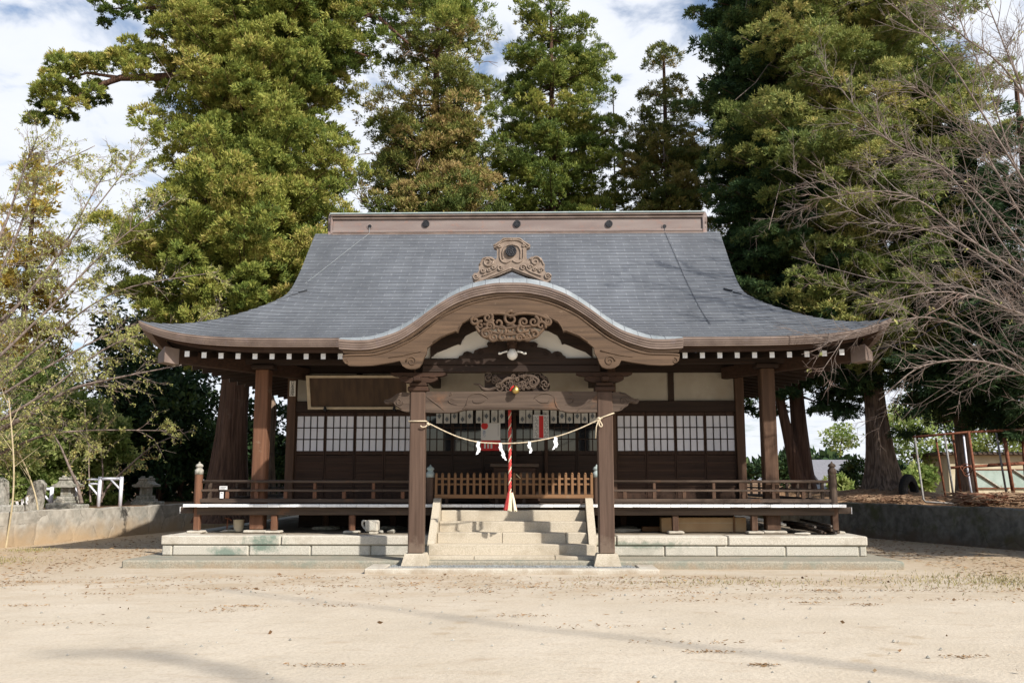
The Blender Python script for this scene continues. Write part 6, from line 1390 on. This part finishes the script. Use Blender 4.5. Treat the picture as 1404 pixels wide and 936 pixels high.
flat_bits('needle_scatter', 1500, lambda r: (r.normal(1.0,5.5), -4.9-abs(r.normal(0,1.5))), 2, M['deadleaf'], .07, .005, zoff=.012)
flat_bits('needle_scatter', 1300, lambda r: (-7.6-abs(r.normal(0,1.9)), r.uniform(-7,6)), 3, M['deadleaf'], .10, .007, zoff=.012)
flat_bits('needle_scatter', 1600, lambda r: (7.8+abs(r.normal(0,2.0)), r.uniform(-7,5)), 4, M['deadleaf'], .10, .007, zoff=.012)
rng = np.random.default_rng(6); n = 3600; cx = np.array([(8.6,-5.2,1.7,1.1),(9.8,-6.0,1.2,1.0),(7.0,-5.4,1.3,.9),(-10.4,-2.2,.8,.7),(3.5,-5.6,1.8,.5),(-11.0,.6,.5,.5)])
w = rng.choice(len(cx), n, p=[.3,.25,.13,.14,.08,.10]); B = np.c_[cx[w,0]+rng.normal(size=n)*cx[w,2]*.6, cx[w,1]+rng.normal(size=n)*cx[w,3]*.6, np.full(n, GZ)]
ft = empty('tmp', (0,-5,GZ), 'x', 'x'); gr = leaves('grass', B, nrm(np.c_[rng.normal(size=(n,2))*.55, np.ones(n)]), .06*(.5+rng.random(n)), .006*np.ones(n), rng.random(n), M['grassblade'], ft, rng); gr.parent = None; gr.location = PIV[ft.name]; bpy.data.objects.remove(ft); tag(gr, kind='stuff')
m = MB(); rs = random.Random(31)
for _ in range(260):
    x, y, r = rs.uniform(-9, 10), rs.uniform(-15, -4.6), rs.uniform(.008, .026); b = len(m.v)
    for q in range(5): m.vert((x+r*math.cos(q*1.26)*rs.uniform(.7,1.2), y+r*math.sin(q*1.26), GZ+.004))
    m.vert((x, y, GZ+.005+r*.8)); m.f += [[b+q, b+(q+1)%5, b+5] for q in range(5)]
o = m.build('pebbles', M['oldstone'], recalc=False); tag(o, kind='stuff')



# unseen bare tree added behind the camera, limbs laid out to cast soft yard shadows
GA = [(55,896),(200,896),(280,913),(360,933),(520,1000)]; GB = [(300,806),(380,818),(500,831),(600,843),(700,857),(940,884),(1300,930),(1500,985)]
def cast(px, py, dist): return UZ(px, py, GZ) + sun_dir*(dist/math.cos(SUN_EL))
LA = [cast(*q, 22+.4*i) for i, q in enumerate(GA)]; LBm = [cast(*q, 23) for q in GB]
root = Vector((17.5, -30.5, GZ)); top = Vector((16.8, -29.5, 13.5)); bt_ = empty('bare_tree', root, 'tall bare winter tree far behind the camera', 'tree')
m = MB(); m.tube(catmull([root, root.lerp(top, .5)+Vector((.2,.1,0)), top], 6), [.30-.016*i for i in range(13)], 10)
m.build('trunk', M['bark_g'], bt_, smooth=True)
m = MB(); m.tube(catmull([top]+LA[::-1], 4), [.10]+[.07]*12+[.05]*8, 6); m.tube(catmull([top]+LBm[::-1], 4), [.08]+[.045]*20+[.03]*12, 6)
rs = random.Random(5)
for L_ in (LA, LBm):
    for i in range(len(L_)-1):
        for _ in range(3):
            q = L_[i].lerp(L_[i+1], rs.random()); m.tube([q, q+Vector((rs.uniform(-1.2,1.2), rs.uniform(-.8,.8), rs.uniform(-.2,.8)))], [.02,.006], 4, False)
m.build('limbs', M['bark_g'], bt_, smooth=True, recalc=False)
